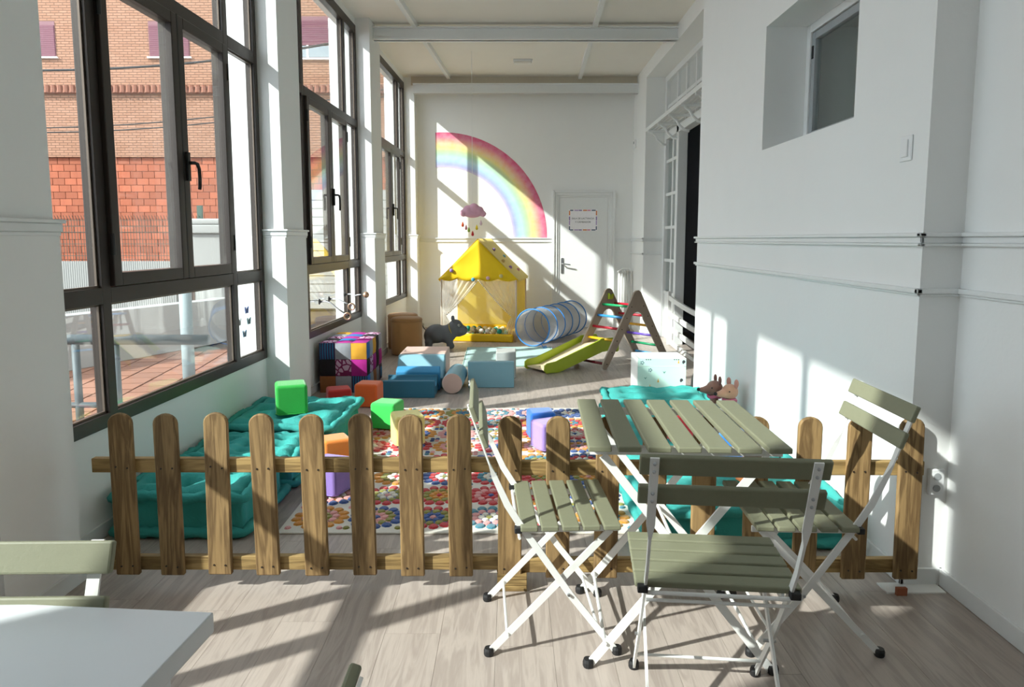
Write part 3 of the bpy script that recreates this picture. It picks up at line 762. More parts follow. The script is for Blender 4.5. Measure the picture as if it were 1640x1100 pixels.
cube(.235, 4.46, .0195, .18, .45, '#a58ad6', 'lilac foam cube on the right part of the rug')
cube(.20, 4.74, .0195, .18, .15, '#2b6fd0', 'blue foam cube behind the lilac one on the rug')
cube(1.02, 4.08, .175, .18, .3, '#e0323c', 'red foam cube on the teal cushion behind the slatted table')
cube(1.17, 3.60, .20, .17, -.2, '#2f7fd6', 'blue foam cube on the teal cushion behind the slatted table')
cube(1.16, 3.28, .20, .12, .2, '#e8893a', 'orange foam cube on the teal cushion near the right-hand chair')

# ------------------------------------------------------------------ patchwork pouf and round poufs
pf = thing('patchwork_pouf', 'long patchwork cube pouf of coloured fabric squares under the middle window', 'pouf', (-1.515, 6.19, 0))
def patt(name, a, b, kind):
    g = NT(name); bb = g.b; bb.inputs['Roughness'].default_value = .9; tc = g.n('TexCoord')
    if kind == 'stripe':
        wv = g.n('TexWave', wave_type='BANDS', bands_direction='X', i_Scale=14.0); 
    elif kind == 'ring':
        wv = g.n('TexVoronoi', feature='DISTANCE_TO_EDGE', i_Scale=18.0)
    else: wv = g.n('TexNoise', i_Scale=25.0)
    g.l(tc, 'Object', wv, 'Vector'); rp = g.n('ValToRGB'); rp.color_ramp.interpolation = 'CONSTANT' if kind != 'plain' else 'LINEAR'
    rp.color_ramp.elements[0].color = S(a); rp.color_ramp.elements[1].color = S(b)
    rp.color_ramp.elements[1].position = .5 if kind == 'stripe' else .09 if kind == 'ring' else 1
    g.l(wv, 'Distance' if kind == 'ring' else 0, rp, 0); g.l(rp, 0, bb, 'Base Color'); return g.m
pm_ = [patt('patch_mustard', '#d69a2a', '#e2aa3c', 'plain'), patt('patch_magenta', '#a0177f', '#b5268f', 'plain'), patt('patch_black', '#17151a', '#241f28', 'plain'),
       patt('patch_grey', '#8e939c', '#a2a7b0', 'plain'), patt('patch_stripe', '#2b6f9c', '#3a2a4e', 'stripe'), patt('patch_lattice', '#7b1f55', '#c9a9c4', 'ring'),
       patt('patch_tan', '#8a552f', '#9a633a', 'plain'), patt('patch_blue', '#2d66a8', '#3a78bb', 'plain')]
S3 = .1433; NY = 5; HP = .455
box(-.208, .208, .008, NY*S3-.008, .004, HP-.008).build('core', pm_[2], pf)
def patch(o3, ux, vx, mi):
    """puffed square: origin corner, two edge vectors"""
    o3, ux, vx = Vector(o3), Vector(ux), Vector(vx); nv = ux.cross(vx).normalized(); K = 5; m = MB(); vs = []
    for i in range(K+1):
        for k in range(K+1):
            a, b = i/K, k/K; vs.append(o3+ux*(a*.985+.0075)+vx*(b*.985+.0075)+nv*(.012*(math.sin(PI*a)*math.sin(PI*b))**.4-.004))
    m.add(vs, [(i*(K+1)+k, (i+1)*(K+1)+k, (i+1)*(K+1)+k+1, i*(K+1)+k+1) for i in range(K) for k in range(K)])
    m.build('patch', pm_[mi], pf, smooth=True)
front = [[6, 3, 4], [2, 5, 1], [4, 3, 0]]
rp_ = random.Random(5); hz = HP/3
for i in range(3):
    for k in range(3): patch((-.215+i*S3, 0, k*hz), (S3, 0, 0), (0, 0, hz), front[k][i])
side = [[7, 3, 6, 3, 4], [2, 5, 1, 2, 1], [7, 3, 0, 2, 3]]
for i in range(NY):
    for k in range(3): patch((.215, i*S3, k*hz), (0, S3, 0), (0, 0, hz), side[k][i])
topc = [[5, 1, 1], [2, 7, 1], [5, 1, 5], [3, 7, 2], [0, 1, 5]]
for i in range(3):
    for k in range(NY): patch((-.215+i*S3, k*S3, HP), (S3, 0, 0), (0, S3, 0), topc[k][i])
brn = fabric('brown_suede', '#a67845', sheen=.35, bump=.3)
def pouf(x, y, label):
    r = thing('round_pouf', label, 'pouf', (x, y, 0), group='round brown poufs')
    MB().lathe([(.172, 0), (.186, .008), (.188, .05), (.188, .38), (.186, .415)], 36).build('body', brn, r, smooth=True)
    MB().lathe([(.187, .416), (.183, .434), (.16, .446), (.08, .452), (.002, .453)], 36).build('top', brn, r, smooth=True)
    MB().tube([(.187*math.cos(a), .187*math.sin(a), .416) for a in [2*PI*k/40 for k in range(40)]], .005, 6, closed=True).build('piping', brn, r)
pouf(-1.27, 8.36, 'front brown suede round pouf, partly sunlit, below the far window')
pouf(-1.38, 8.78, 'brown suede round pouf half hidden behind the front one')

# ------------------------------------------------------------------ soft play blocks
def leath(n, c): return M('leatherette_'+n, c, rough=.5, var=.03, scale=20, bump=.08, bscale=300)
lb, db, pk_, gy, tq = leath('sky', '#86b3c4'), leath('petrol', '#2f7391'), leath('blush', '#d9b9ae'), leath('stone', '#b9bcb9'), leath('blue', '#3f93c4')
sb = thing('ramp_block', 'blush foam step with a pale blue ramp on its front', 'foam block', (-.855, 6.42, 0))
box(-.22, .22, .20, .64, 0, .29).build('step', pk_, sb, bev=.012)
MB().prism([(-.045, 0), (.195, 0), (.195, .285), (.12, .285), (-.045, .10)], -.22, .22, 'x').build('ramp', lb, sb, bev=.010)
wv = thing('wave_block', 'dark petrol foam valley block with a scooped top in front of the ramp', 'foam block', (-.90, 5.98, 0))
pr = [(0, 0), (.30, 0), (.30, .15)]+[(.16+.115*math.cos(a), .15-.075*math.sin(a)) for a in [PI*i/12 for i in range(13)]]+[(0, .15)]
MB().prism(pr, -.225, .225, 'x').build('body', db, wv, bev=.006)
w2 = thing('wedge_block', 'bright blue foam wedge between the scooped block and the ramp', 'foam block', (-.86, 6.29, 0))
MB().prism([(.0, 0), (.0, .185), (.0, .19), (-.0, .19)][:1]+[(.0, .19), (-.02, 0)], -.01, .01, 'x') if False else None
MB().prism([(0, 0), (.075, 0), (.075, .215), (.02, .19), (0, .17)], -.20, .20, 'x').build('body', tq, w2, bev=.008)
rr = thing('foam_roll', 'short foam cylinder with a blush round end beside the scooped block', 'foam roll', (-.535, 6.14, .094), -.03)
cy = MB(); n = 28
MB().tube([(0, .012, 0), (0, .50, 0)], .092, n).build('body', lb, rr, smooth=False, bev=.004)
MB().tube([(0, 0, 0), (0, .012, 0)], .091, n).build('end_cap', pk_, rr, bev=.004)
MB().tube([(0, .50, 0), (0, .512, 0)], .091, n).build('end_cap', pk_, rr, bev=.004)
hr = thing('arch_block', 'pale blue foam block with a rounded back edge right of the roll', 'foam block', (-.195, 6.40, 0))
MB().prism([(0, 0), (.34, 0)]+[(.34-.34*(1-math.cos(a)), .10+.145*math.sin(a)) for a in [PI/2*i/8 for i in range(9)]][:8]+[(.0, .245)], -.215, .215, 'x').build('body', lb, hr, bev=.008)
gb = tag(box(-.1, .1, 0, .3, 0, .26).build('stone_block', gy, loc=(-.06, 6.86, 0), bev=.01), 'pale stone-grey foam block behind the pale blue rounded one', 'foam block')

# ------------------------------------------------------------------ rubber hippo
def blob(name, balls, mat, parent, vox=.012, sm=8):
    m = MB()
    for c, r_, sc in balls: m.ball(c, r_, 16, 10, sc)
    o = m.build(name, mat, parent, smooth=True)
    a = o.modifiers.new('remesh', 'REMESH'); a.mode = 'VOXEL'; a.voxel_size = vox; a.use_smooth_shade = True
    b = o.modifiers.new('smooth', 'SMOOTH'); b.factor = .6; b.iterations = sm
    return o
hm = M('charcoal_rubber', '#66686d', rough=.65, var=.06, scale=14, bump=.05)
hp = thing('hippo_toy', 'charcoal rubber ride-on hippo standing by the tent', 'toy', (-.86, 8.74, 0), .08)
blob('body', [((-.09, 0, .195), .14, (1.05, .9, .88)), ((.03, 0, .19), .13, (1, .9, .88)), ((-.165, 0, .17), .11, (.8, .9, 1.0)), ((.11, 0, .245), .095, (1, .9, 1)), ((.15, 0, .285), .092, (1, .95, 1)), ((.225, 0, .235), .078, (1, 1.1, .9)), ((.19, 0, .21), .068, (1, 1, .85)),
     ((-.19, .06, .10), .052, (1, 1, 1)), ((-.19, .06, .045), .046, (1.05, 1, 1)), ((-.19, -.06, .10), .052, (1, 1, 1)), ((-.19, -.06, .045), .046, (1.05, 1, 1)),
     ((.07, .06, .10), .05, (1, 1, 1)), ((.07, .06, .045), .042, (1.05, 1, 1)), ((.07, -.06, .10), .05, (1, 1, 1)), ((.09, -.06, .045), .042, (1.1, 1, 1)), ((-.06, -.045, .035+.0), .001, (1, 1, 1))], hm, hp)
for sy in (-1, 1):
    e = blob('ear', [((.115, sy*.066, .392), .026, (.9, .6, 1.0)), ((.12, sy*.058, .365), .024, (.9, .8, 1))], hm, hp, .006, 3)
    MB().ball((.19, sy*.083, .31), .015, 12, 8, (1, .5, 1)).build('eye', M('eye_white', '#e4e4e0', rough=.3) if sy < 0 else bpy.data.materials['eye_white'], hp, smooth=True)
    MB().ball((.193, sy*.090, .311), .008, 10, 6, (1, .5, 1)).build('pupil', black_rub, hp, smooth=True)
    MB().ball((.282, sy*.038, .27), .008, 8, 6).build('nostril', black_rub, hp)
MB().tube([(-.225, 0, .24), (-.25, 0, .27), (-.262, 0, .30)], .007, 6).build('tail', hm, hp); MB().ball((-.262, 0, .315), .02).build('tail_tuft', M('pale_tuft', '#c8c4b8'), hp, smooth=True)
MB().tube([(.105+.02*math.cos(a)-.055*math.sin(a)*.6, .092*math.cos(a), .235+.088*math.sin(a)) for a in [2*PI*k/24 for k in range(24)]], .008, 6, closed=True).build('collar', M('gold_collar', '#a8904a', rough=.5), hp)

# ------------------------------------------------------------------ play tent with ball pit
tent_y = M('yellow_canvas', '#f2c808', rough=.75, var=.04, scale=8, bump=.1, bscale=60)
tent_p = thin('pale_yellow_voile', '#f3da6e', .92, transl=.45)
voile = thin('white_voile', '#f6f2ea', .55, transl=.5)
tt = thing('play_tent', 'yellow house-shaped play tent with voile curtains against the end wall', 'tent', (-.455, 9.44, 0), -.15)
HWt, WZ, AZ, DT = .515, .84, 1.36, .98
pole = M('pale_pole', '#e8d6c2', rough=.5)
for x in (-HWt, HWt):
    for y in (0, DT): MB().tube([(x, y, 0), (x, y, WZ)], .012, 8).build('pole', pole, tt, smooth=True)
for y in (0, DT):
    for s_ in (-1, 1): MB().tube([(s_*HWt, y, WZ), (0, y, AZ)], .012, 8).build('rafter', pole, tt, smooth=True)
for (x, z) in ((-HWt, WZ), (HWt, WZ), (0, AZ)): MB().tube([(x, 0, z), (x, DT, z)], .012, 8).build('ridge_pole', pole, tt, smooth=True)
def sheet(name, P, nu, nv, mat, th=.004):
    """P(u,v) -> point; given thickness by a solidify modifier"""
    m = MB(); m.add([P(i/nu, k/nv) for i in range(nu+1) for k in range(nv+1)], [(i*(nv+1)+k, (i+1)*(nv+1)+k, (i+1)*(nv+1)+k+1, i*(nv+1)+k+1) for i in range(nu) for k in range(nv)])
    o = m.build(name, mat, tt, smooth=True)
    if th: a = o.modifiers.new('solid', 'SOLIDIFY'); a.thickness = th
    return o
def scal(t, n): return .035*abs(math.sin(PI*n*t))
def gable(y, sgn):
    def P(u, v):
        x = (-1+2*u)*(HWt+.03); ztop = AZ+.012-(abs(x)/(HWt+.03))*(AZ-WZ+.02); zb = WZ+.01-scal(u, 4)+.10*(1-abs(2*u-1))*0
        zb = min(zb, ztop-.002); ybul = sgn*.018*math.sin(PI*v)*math.sin(9*u+2*v)
        return (x, y+ybul, zb+(ztop-zb)*v)
    return P
sheet('front_gable', gable(-.022, -1), 40, 8, tent_y); sheet('back_gable', gable(DT+.02, 1), 20, 4, tent_y)
tent_r = M('pale_yellow_canvas', '#efd67a', rough=.75, var=.05, scale=8, bump=.1, bscale=60)
for s_ in (-1, 1):
    def roof(u, v, s_=s_):
        a = Vector((0, 0, AZ+.018)); b = Vector((s_*(HWt+.035), 0, WZ-.01)); p = a.lerp(b, u)
        dz = -scal(v, 6) if u > .99 else 0
        return (p.x, -.02+v*(DT+.04), p.z+.01+dz-.012*math.sin(PI*u)*math.sin(7*v+u))
    sheet('roof', roof, 10, 30, tent_y if s_ < 0 else tent_r)
sheet('back_wall', lambda u, v: (-HWt+2*HWt*u, DT-.012+.008*math.sin(9*u), .02+v*(WZ-.02)), 24, 6, tent_p, 0)
for s_ in (-1, 1):
    sheet('side_wall', lambda u, v, s_=s_: (s_*(HWt-.012+.006*math.sin(20*u)), .02+u*(DT-.04), .02+v*(WZ-.02)), 24, 6, voile if s_ < 0 else tent_p, 0)
    def curt(u, v, s_=s_):
        z = WZ*.98-v*(WZ-.06)
        gather = .04 if v > .62 else .04+(.49-.04)*((.62-v)/.62)**.85
        x = s_*(HWt-.01-gather*u*1.02)
        if v > .62: x = s_*(HWt-.01-(.05+.14*((v-.62)/.38)**.8)*u)
        return (x, -.004+.014*math.sin(38*u+3*v), z)
    sheet('curtain', curt, 40, 24, voile, 0)
    pb = MB()
    for k in range(26):
        p = curt(1.0, k/26*.62); pb.ball((p[0], p[1]-.008, p[2]), .0085, 6, 4)
    pb.build('bead_trim', M('white_bead', '#f2efe8') if s_ < 0 else bpy.data.materials['white_bead'], tt, smooth=True)
pit = M('yellow_mat', '#f0c20c', rough=.45, var=.03)
box(-HWt+.03, HWt-.03, -.10, -.02, 0, .105).build('pit_wall', pit, tt, bev=.02); box(-HWt+.03, HWt-.03, DT-.14, DT-.04, 0, .12).build('pit_wall', pit, tt, bev=.02)
for s_ in (-1, 1): box(s_*(HWt-.09)-.04, s_*(HWt-.09)+.04, -.015, DT-.145, 0, .105).build('pit_wall', pit, tt, bev=.02)
box(-HWt+.135, HWt-.135, -.015, DT-.15, 0, .03).build('pit_floor', pit, tt)
pc = ['#9a7fd0', '#4fb0d8', '#f2c4cf', '#e8d58a', '#8a6fa8', '#7fc0c8', '#d9b868', '#c08fc8', '#e89aa0']
pts = [(-.36, -.05, .96), (-.06, -.055, .84), (.14, -.05, .86), (.32, -.05, .89), (.16, .30, 1.235), (.26, .55, 1.135), (.31, .18, 1.085), (.40, .25, .995), (.45, .62, .945)]
for i, (x, y, z) in enumerate(pts):
    MB().ball((x, y, z), .026, 12, 8).build('pompom', fabric('pompom_%d' % i, pc[i], bump=.8), tt, smooth=True)

# balls in the pit
bc = [('teal', '#1f9a8c'), ('cream', '#e9dcae'), ('taupe', '#8a7a5c'), ('pearl', '#e9e6de')]
bmesh_ = {n_: MB().ball((0, 0, 0), .036, 14, 9).mesh('ball', M('ball_'+n_, c_, rough=.3, var=.02)) for n_, c_ in bc}
for me_ in bmesh_.values(): me_.polygons.foreach_set('use_smooth', [True]*len(me_.polygons))
rnd = random.Random(2); placed = []
for layer in range(2):
    for i in range(9):
        for k in range(7 if layer == 0 else 4):
            x = -.33+i*.0825+rnd.uniform(-.004, .004)+(.03 if layer else 0); y = .04+k*.10+rnd.uniform(-.008, .008)
            z = .068+layer*.062
            if layer and rnd.random() < .35 or x > .335: continue
            x, y = -.455+x*math.cos(-.15)-y*math.sin(-.15), 9.44+x*math.sin(-.15)+y*math.cos(-.15)
            n_ = rnd.choices([b[0] for b in bc], [3, 3, 2, 2])[0]
            o = bpy.data.objects.new('plastic_ball', bmesh_[n_]); C.objects.link(o); o.location = (x, y, z)
            tag(o, 'small %s plastic ball in the yellow ball pit' % n_, 'ball', n_+' balls in the ball pit')

# ------------------------------------------------------------------ tunnel and mint mat
tun = thing('crawl_tunnel', 'grey mesh crawl tunnel with blue hoops lying beside the tent', 'tunnel', (.26, 8.86, .256), math.radians(-26))
net = thin('grey_net', '#c3c6cc', .80, transl=.5); TLn, TR = 1.36, .232; bl_ = M('blue_tape', '#2f83cf', rough=.5); wire_ = M('grey_hoop', '#55606e', rough=.5)
m = MB(); nu, nv = 40, 36
for i in range(nu+1):
    t = i/nu
    for k in range(nv):
        a = 2*PI*k/nv; r_ = TR*(1-.035*abs(math.sin(PI*5*t))); m.v.append((r_*math.cos(a), t*TLn, r_*math.sin(a)-.004*abs(math.sin(PI*5*t))))
m.f = [(i*nv+k, i*nv+(k+1) % nv, (i+1)*nv+(k+1) % nv, (i+1)*nv+k) for i in range(nu) for k in range(nv)]; m.mi = [0]*len(m.f)
m.build('net_skin', net, tun, smooth=True)
for i in range(6):
    MB().tube([((TR+.004)*math.cos(2*PI*k/48), i/5*TLn, (TR+.004)*math.sin(2*PI*k/48)) for k in range(48)], .009 if i in (0, 5) else .0075, 6, closed=True).build('hoop', bl_, tun, smooth=True)
MB().tube([(.13, -.01, -.2), (.16, -.03, -.235), (.2, -.02, -.22), (.22, -.05, -.238), (.19, -.09, -.238)], .006, 6).build('tie_tape', bl_, tun)
mt = thing('mint_mat', 'pale mint quilted play mat on the floor in front of the tent', 'mat', (-.02, 8.14, 0), .02)
mm = fabric('mint_cotton', '#a5c9c4', bump=.4)
m = MB(); nu, nv = 34, 50
m.add([((-.5+i/nu)*1.06, (-.5+k/nv)*1.30, .010+.006*abs(math.sin(PI*11*k/nv))*abs(math.sin(PI*9*i/nu))) for i in range(nu+1) for k in range(nv+1)], [(i*(nv+1)+k, (i+1)*(nv+1)+k, (i+1)*(nv+1)+k+1, i*(nv+1)+k+1) for i in range(nu) for k in range(nv)])
o = m.build('quilt', mm, mt, smooth=True); a = o.modifiers.new('solid', 'SOLIDIFY'); a.thickness = .009
q = MB(); q.tube([(-.53, -.65, .009), (.53, -.65, .009), (.53, .65, .009), (-.53, .65, .009)], .008, 6, closed=True); q.build('binding', mm, mt)

# ------------------------------------------------------------------ climbing triangle and slide
ply = M('pale_plywood', '#a99a8b', rough=.6, var=.10, scale=10); plye = M('maple_board', '#e2cfae', rough=.5, var=.05)
ang_p = math.atan2(.61, .76)
tr = thing('climbing_triangle', 'wooden climbing triangle with rainbow rungs near the end of the room', 'climbing frame', (1.235, 7.80, 0), ang_p)
B, HT, WD = .485, .81, .43
def aframe(y):
    m = MB(); th = .022; w = .045
    outer = [(-B-w, .035), (-B-w*.6, .005), (-B+.01, 0), (-B+w*.9, .03)]
    # left leg, inner edge up to arch, down right leg, around the outside
    inner = [(-B+w*1.35, .06), (-.105, .50)]+[(.085*math.cos(a)*1.2, .50+.085*math.sin(a)) for a in [PI-PI*i/8 for i in range(1, 8)]]+[(.105, .50), (B-w*1.35, .06)]
    ro = [(B-w*.9, .03), (B-.01, 0), (B+w*.6, .005), (B+w, .035), (B+w*.9, .07)]
    top = [(.075, .765), (.055, .80), (.02, .82), (-.02, .82), (-.055, .80), (-.075, .765)]
    poly = outer+inner+ro+top+[(-B-w*.9, .07)]
    m.prism(poly, y, y+th, 'y'); o = m.build('side_frame', ply, tr, bev=.004)
    sc = MB()
    for sx in (-1, 1):
        for k in range(6): MB().ball((sx*(.098+k*.075), (y-.001) if y < 0 else y+th+.001, .645-k*.118), .006, 8, 5).build('rung_bolt', black_rub, o)
aframe(-WD/2-.011); aframe(WD/2-.011)
rcols = {-1: ['#1f9d62', '#3f93d8', '#c01d35', '#e8b51f', '#5b3fa5', '#7d1220'], 1: ['#c01d35', '#b3122b', '#e2a81c', '#6a4fb5', '#158a5a', '#4aa3e0']}
for sx in (-1, 1):
    for k in range(6):
        if sx < 0 and k == 4: continue
        x = sx*(.098+k*.075); z = .645-k*.118
        MB().tube([(x, -WD/2+.011, z), (x, WD/2-.011, z)], .014, 12).build('rung', M('rung_%s%d' % ('l' if sx < 0 else 'r', k), rcols[sx][k], rough=.35), tr, smooth=True)
lime = M('lime_paint', '#b3c832', rough=.4, var=.03)
for y in (-WD/2+.035, WD/2-.035): 
    MB().prism([(-.03, .70), (.03, .70), (.045, .76), (0, .735), (-.03, .77)], y-.015, y+.015, 'y').build('hook', lime, tr, bev=.003)
sd_ = thing('slide', 'lime-green sided wooden slide hooked onto the climbing triangle', 'slide', (.335, 7.265, 0), math.atan2(.57, .77))
SLn, SH, SWd = .80, .185, .33
for y in (-SWd/2, SWd/2):
    poly = [(-.10, .005), (.06, 0), (.12, .012), (SLn-.12, SH-.03), (SLn+.08, SH-.02), (SLn+.10, SH-.05), (SLn+.13, SH-.04), (SLn+.135, SH+.07), (SLn+.10, SH+.115), (SLn-.13, SH+.12), (SLn-.18, SH+.10), (.06, .13), (.03, .12), (-.09, .11), (-.125, .09), (-.13, .03)]
    MB().prism(poly, y-.009, y+.009, 'y').build('side_panel', lime, sd_, bev=.004)
MB().prism([(-.10, .028), (.08, .028), (SLn-.13, SH+.03), (SLn+.08, SH+.04), (SLn+.08, SH+.055), (SLn-.14, SH+.045), (.07, .045), (-.10, .045)], -SWd/2+.009, SWd/2-.009, 'y').build('slide_board', plye, sd_)

# ------------------------------------------------------------------ storage box, folded crate, soft toys
sx_ = thing('storage_box', 'white and mint fabric storage box with little printed doodles', 'storage box', (1.285, 5.88+.2, 0), 0)
mint = fabric('mint_print_fabric', '#bfdfd6', bump=.1, var=.03); wf = fabric('white_canvas', '#eef0ee', bump=.1, var=.02)
bw, bd_, bh = .205, .17, .36
box(-bw, bw, -bd_, -bd_+.008, .0, bh-.07).build('front_panel', mint, sx_); box(-bw, bw, -bd_-.004, -bd_+.006, bh-.065, bh).build('front_flap', mint, sx_)
box(-bw, bw, bd_-.008, bd_, 0, bh).build('back_panel', wf, sx_)
for s_ in (-1, 1): box(s_*bw-.004, s_*bw+.004, -bd_+.008, bd_-.008, 0, bh).build('side_panel', wf, sx_)
box(-bw+.005, bw-.005, -bd_+.008, bd_-.008, 0, .01).build('base', wf, sx_)
dk = [M('doodle_navy', '#2f4a6a'), M('doodle_teal', '#4f8f86'), M('doodle_ochre', '#d9a23f'), M('doodle_black', '#34343a')]
rnd = random.Random(8)
for i, (x, z) in enumerate([(-.10, .26), (.02, .24), (-.10, .12), (.17, .17), (.06, .05), (-.14, .19), (.14, .335), (.185, .33), (-.17, .325), (.10, .11), (-.03, .17)]):
    q = MB(); yy = -bd_-.0045 if z > .29 else -bd_-.0005; k = i % 4
    if k == 0: 
        for a in range(5): q.prism([(x+.012*math.cos(a*1.25)+.005*math.cos(b), z+.012*math.sin(a*1.25)+.005*math.sin(b)) for b in [2*PI*j_/6 for j_ in range(6)]], yy-.001, yy, 'y')
    elif k == 1: q.prism([(x-.014, z+.012), (x, z-.01), (x+.014, z+.012), (x, z+.002)], yy-.001, yy, 'y')
    elif k == 2: q.prism([(x-.008, z-.016), (x+.008, z-.016), (x, z+.018)], yy-.001, yy, 'y')
    else: q.prism([(x+.014*math.cos(b), z+.018*math.sin(b)) for b in [2*PI*j_/10 for j_ in range(8)]], yy-.001, yy, 'y')
    q.build('doodle', dk[i % 4 if i != 6 else 2], sx_)
for s_ in (-1, 1):
    q = MB()
    for k in range(3): q.box(s_*.12-.02+k*.018, s_*.12-.012+k*.018, -bd_-.0055, -bd_-.004, bh-.012, bh-.004)
    q.build('stitch', dk[3], sx_)
fc = thing('folded_crate', 'grey folded plastic crate leaning beside the mint storage box', 'crate', (1.66, 6.02, 0), -.2)
gp_ = M('grey_plastic', '#a5a8aa', rough=.5)
MB().prism([(-.09, 0), (.09, 0), (.09, .20), (-.05, .28), (-.09, .16)], -.012, .012, 'y').build('panel', gp_, fc, bev=.004)
for k in range(4): box(-.085, .085, -.02, -.0125, .03+k*.045, .045+k*.045).build('rib', gp_, fc)
MB().prism([(-.09, 0), (.09, 0), (.09, .10), (-.09, .13)], .03, .05, 'y').build('panel', gp_, fc, bev=.004)
tubm = thin('clear_plastic', '#dfe8e8', .45, transl=.3)
bk = thing('clear_tub', 'clear plastic tub holding two plush mice on the teal cushion', 'tub', (1.42, 4.62, .18))
MB().lathe([(.055, 0), (.075, .01), (.088, .10), (.094, .105), (.090, .108), (.083, .10), (.07, .014), (.005, .012)], 24, cap=False).build('tub_wall', tubm, bk, smooth=True)
def plush(x, y, z, rz, c1, label, ear):
    r = thing('plush_mouse', label, 'plush toy', (x, y, z), rz); mm_ = fabric('plush_'+c1[1:], c1, bump=.5)
    blob('body', [((0, 0, .05), .045, (1, 1, 1.1)), ((0, 0, .11), .03, (1, 1, 1.2))], mm_, r, .007, 4)
    blob('head', [((0, 0, .185), .055, (1.05, .95, .95)), ((-.045, 0, .175), .036, (1.2, .9, .85)), ((-.085, 0, .175), .022, (1.2, .9, .9))], mm_, r, .006, 5)
    MB().ball((-.112, 0, .178), .012, 10, 7).build('nose', black_rub, r, smooth=True)
    for s_ in (-1, 1):
        blob('ear', [((.02, s_*.04, .245), .025, (.4, .9, 1.2)), ((.02, s_*.036, .225), .02, (.5, .9, 1))], fabric('ear_'+ear[1:]+('a' if s_ < 0 else 'b'), ear), r, .005, 3)
        MB().ball((-.035, s_*.043, .195), .005, 8, 5).build('eye', black_rub, r)
    MB().tube([(.04*math.cos(a), .04*math.sin(a), .13+.004*math.sin(3*a)) for a in [2*PI*k/16 for k in range(16)]], .012, 7, closed=True).build('scarf', fabric('scarf_'+c1[1:], '#c66a86'), r, smooth=True)
plush(1.375, 4.668, .185, .1, '#9c7566', 'brown plush mouse with a pointed snout in the clear tub, behind', '#7d564c')
plush(1.448, 4.568, .182, .35, '#d3a083', 'peach plush mouse in the clear tub, in front of the brown one', '#c98f80')

# ------------------------------------------------------------------ cloud mobile
cl = thing('cloud_mobile', 'pink felt cloud mobile with coloured drops hanging over the tent', 'mobile', (-.52, 9.30, 1.66))
pf_ = fabric('pink_felt', '#edb2c9', bump=.5)
blob('cloud', [((-.12, 0, .06), .05, (1, .7, 1)), ((-.06, 0, .10), .065, (1, .7, 1)), ((.02, 0, .12), .07, (1, .7, 1)), ((.09, 0, .09), .06, (1, .7, 1)), ((.14, 0, .05), .042, (1, .7, 1)), ((0, 0, .05), .075, (1.6, .6, .7))], pf_, cl, .010, 4)
MB().tube([(0, 0, .17), (0, 0, CEIL-1.66)], .003, 5).build('string', white_paint, cl)
for i, (x, z, c_) in enumerate(((-.13, -.09, '#ef5a2a'), (-.085, -.13, '#e79aa8'), (-.05, -.16, '#9dbb4a'), (.0, -.21, '#c8202c'), (.055, -.13, '#f3d51f'), (.11, -.07, '#e8c9d4'))):
    MB().tube([(x, 0, z+.03), (x*.9, 0, .05)], .002, 4).build('thread', white_paint, cl)
    MB().lathe([(.001, .04), (.008, .025), (.016, 0), (.018, -.012), (.013, -.026), (.001, -.032)], 12, (x, 0, z)).build('drop', fabric('drop_%d' % i, c_), cl, smooth=True)

# ------------------------------------------------------------------ radiator, switches, emergency light
rd = thing('radiator', 'white column radiator in the corner right of the end door', 'radiator', (1.64, 10.80, 0))
for k in range(5):
    q = MB(); x = .015+k*.042
    for y in (-.035, .035): q.tube([(x, y, .12), (x, y, .86)], .013, 8)
    q.tube([(x, -.035, .86), (x, -.02, .89), (x, .02, .89), (x, .035, .86)], .016, 8); q.tube([(x, -.035, .12), (x, -.02, .095), (x, .02, .095), (x, .035, .12)], .016, 8)
    q.build('column', white_metal, rd, smooth=True)
MB().tube([(0, 0, .86), (.20, 0, .86)], .018, 8).build('header', white_metal, rd); MB().tube([(0, 0, .12), (.20, 0, .12)], .018, 8).build('header', white_metal, rd)
MB().tube([(-.02, -.05, .88), (.06, -.06, .93), (.15, -.06, .93), (.195, -.06, .88), (.2, -.06, .5), (.2, -.06, .06)], .012, 8).build('pipe', white_metal, rd, smooth=True)
for x in (.02, .18): box(x-.012, x+.012, -.03, .03, 0, .1).build('foot', white_metal, rd)
wp = M('white_plastic', '#e9ebec', rough=.35, var=.01)
sw = thing('light_switch', 'white light switch on the right wall below the square window', 'switch', (XR, 2.815, 1.728))
box(-.008, 0, -.042, .042, -.05, .05).build('plate', wp, sw, bev=.004); box(-.014, -.007, -.022, .022, -.034, .034).build('rocker', wp, sw, bev=.003)
so = thing('wall_socket', 'white double wall socket behind the last fence picket', 'socket', (1.665, 2.67, .425))
box(-.03, .03, -.016, 0, -.052, .052).build('plate', wp, so, bev=.004)
for z in (-.024, .024): MB().tube([(0, -.0165, z), (0, -.0185, z)], .014, 16).build('outlet', M('socket_grey', '#9fa3a5'), so)
th_ = thing('thermostat', 'small white thermostat high on the right pier near the end wall', 'thermostat', (XF, 10.72, 2.80))
box(-.03, 0, -.05, .05, -.06, .06).build('case', wp, th_, bev=.006); box(-.033, -.029, -.03, .03, 0, .035).build('display', M('display_grey', '#7f8688', rough=.3), th_)
em = thing('emergency_light', 'small white emergency light on the ceiling beyond the beam', 'light', (.145, 9.73, CEIL-.05))
box(-.13, .13, -.05, .05, .02, .05).build('base', wp, em, bev=.006); box(-.12, .12, -.045, .045, -.005, .02).build('diffuser', M('opal_diffuser', '#eceae4', rough=.3), em, bev=.008)

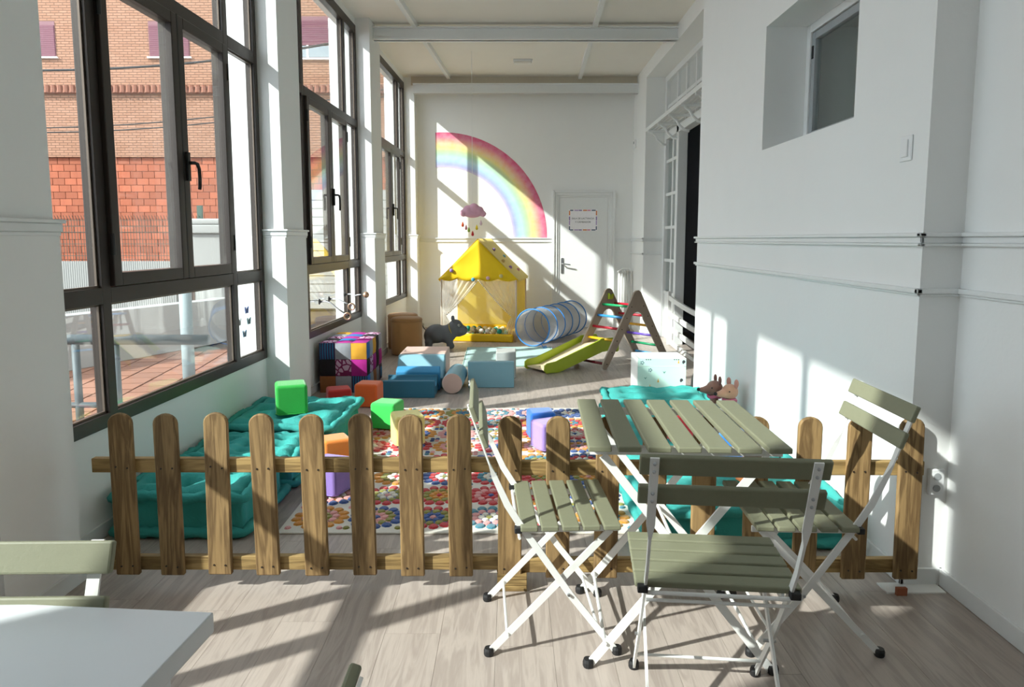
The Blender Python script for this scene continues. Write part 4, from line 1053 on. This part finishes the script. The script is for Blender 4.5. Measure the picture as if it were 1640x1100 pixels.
# ------------------------------------------------------------------ wall sticker, window toys, stickers
ss = thing('sun_sticker', 'golden sun wall sticker on the pillar between the far windows', 'sticker', W(.0005, 5.47, 1.13), LROT)
gold = M('gold_leaf', '#cfa843', rough=.45, var=.1)
n = 24
MB().prism([(.075*math.cos(2*PI*k/n), .105*math.sin(2*PI*k/n)) for k in range(n)], 0, .002, 'x').build('disc', gold, ss)
for k in range(22):
    a = 2*PI*k/22; da = .06; r1, r2 = .112, .165 if k % 2 else .145
    f = lambda r_, b: (r_*.75*math.cos(b), r_*1.05*math.sin(b))
    MB().prism([f(r1, a-da), f(r1, a+da), f(r2, a)], 0, .002, 'x').build('ray', gold, ss)
brass = M('rose_brass', '#c9a68a', rough=.3, metal=.8)
def arm(s_, z, L_, dz, label):
    r = thing('suction_hook', label, 'hook', W(-.17, s_, z), LROT, 'suction hooks on the middle window')
    MB().lathe([(.028, 0), (.026, .004), (.012, .012), (.008, .02)], 16).build('suction_cup', M('dark_cup', '#4a4b4d', rough=.3), r, rot=(0, PI/2, 0))
    pts = [(.02, 0, 0), (.06, 0, .005), (.11, -.01, -.01), (.11+L_*.5, -.02, dz*.6), (.11+L_, -.03, dz)]
    MB().tube(pts, .007, 8).build('arm', steel, r, smooth=True)
    e = pts[-1]
    if dz < -.05: MB().tube([(e[0]+.03*math.cos(a), e[1]-.01, e[2]+.03*math.sin(a)-.01) for a in [2*PI*k/18 for k in range(18)]], .008, 8, closed=True).build('ring', brass, r, smooth=True)
    else: MB().ball((e[0]+.02, e[1], e[2]), .033, 14, 9).build('knob', brass, r, smooth=True)
arm(3.75, .80, .16, -.12, 'long suction arm with a brass ring on the middle window, nearest the pouf')
arm(4.05, .80, .12, -.06, 'shorter suction arm with a brass ring on the middle window, in between')
arm(4.62, .80, .10, .0, 'suction arm with a copper ball on the middle window, farthest along')
stc = [('#2458b0', .07, .10), ('#24707a', .10, .02), ('#2f6f98', .02, -.06), ('#dfe6ec', -.06, .03)]
for i, (c_, dy, dz) in enumerate(stc):
    lb_ = ('royal blue butterfly sticker at the top of the window cluster', 'teal butterfly sticker in the middle of the window cluster', 'petrol blue butterfly sticker at the bottom of the window cluster', 'white butterfly sticker at the side of the window cluster')[i]
    r = thing('butterfly_sticker', lb_, 'sticker', W(-.179, 2.08+dy, .78+dz), LROT, 'butterfly stickers on the nearest window')
    for s_ in (-1, 1):
        MB().prism([(0, 0), (s_*.022, .03), (s_*.036, .022), (s_*.03, .002), (s_*.024, -.022), (s_*.008, -.018)], 0, .002, 'x').build('wing', M('butterfly_%d%d' % (i, s_), c_, rough=.3), r)
    MB().tube([(.002, 0, -.02), (.002, 0, .022)], .003, 6).build('body', black_rub, r)
pj = thing('pen_pot', 'small clear pot of felt pens on the sill of the middle window', 'pen pot', W(-.125, 3.12, SILL-.0+.065-.0), LROT)
MB().lathe([(.03, 0), (.032, .07)], 16).build('pot', tubm, pj, smooth=True)
for k, c_ in enumerate(('#d8324a', '#e9edf0', '#3f8fc0', '#f0b030', '#e9edf0', '#c04a90')):
    a = k*1.05; MB().tube([(.012*math.cos(a), .012*math.sin(a), .005), (.035*math.cos(a), .035*math.sin(a), .13+.01*(k % 3))], .006, 8).build('pen', M('pen_%d' % k, c_, rough=.4), pj)
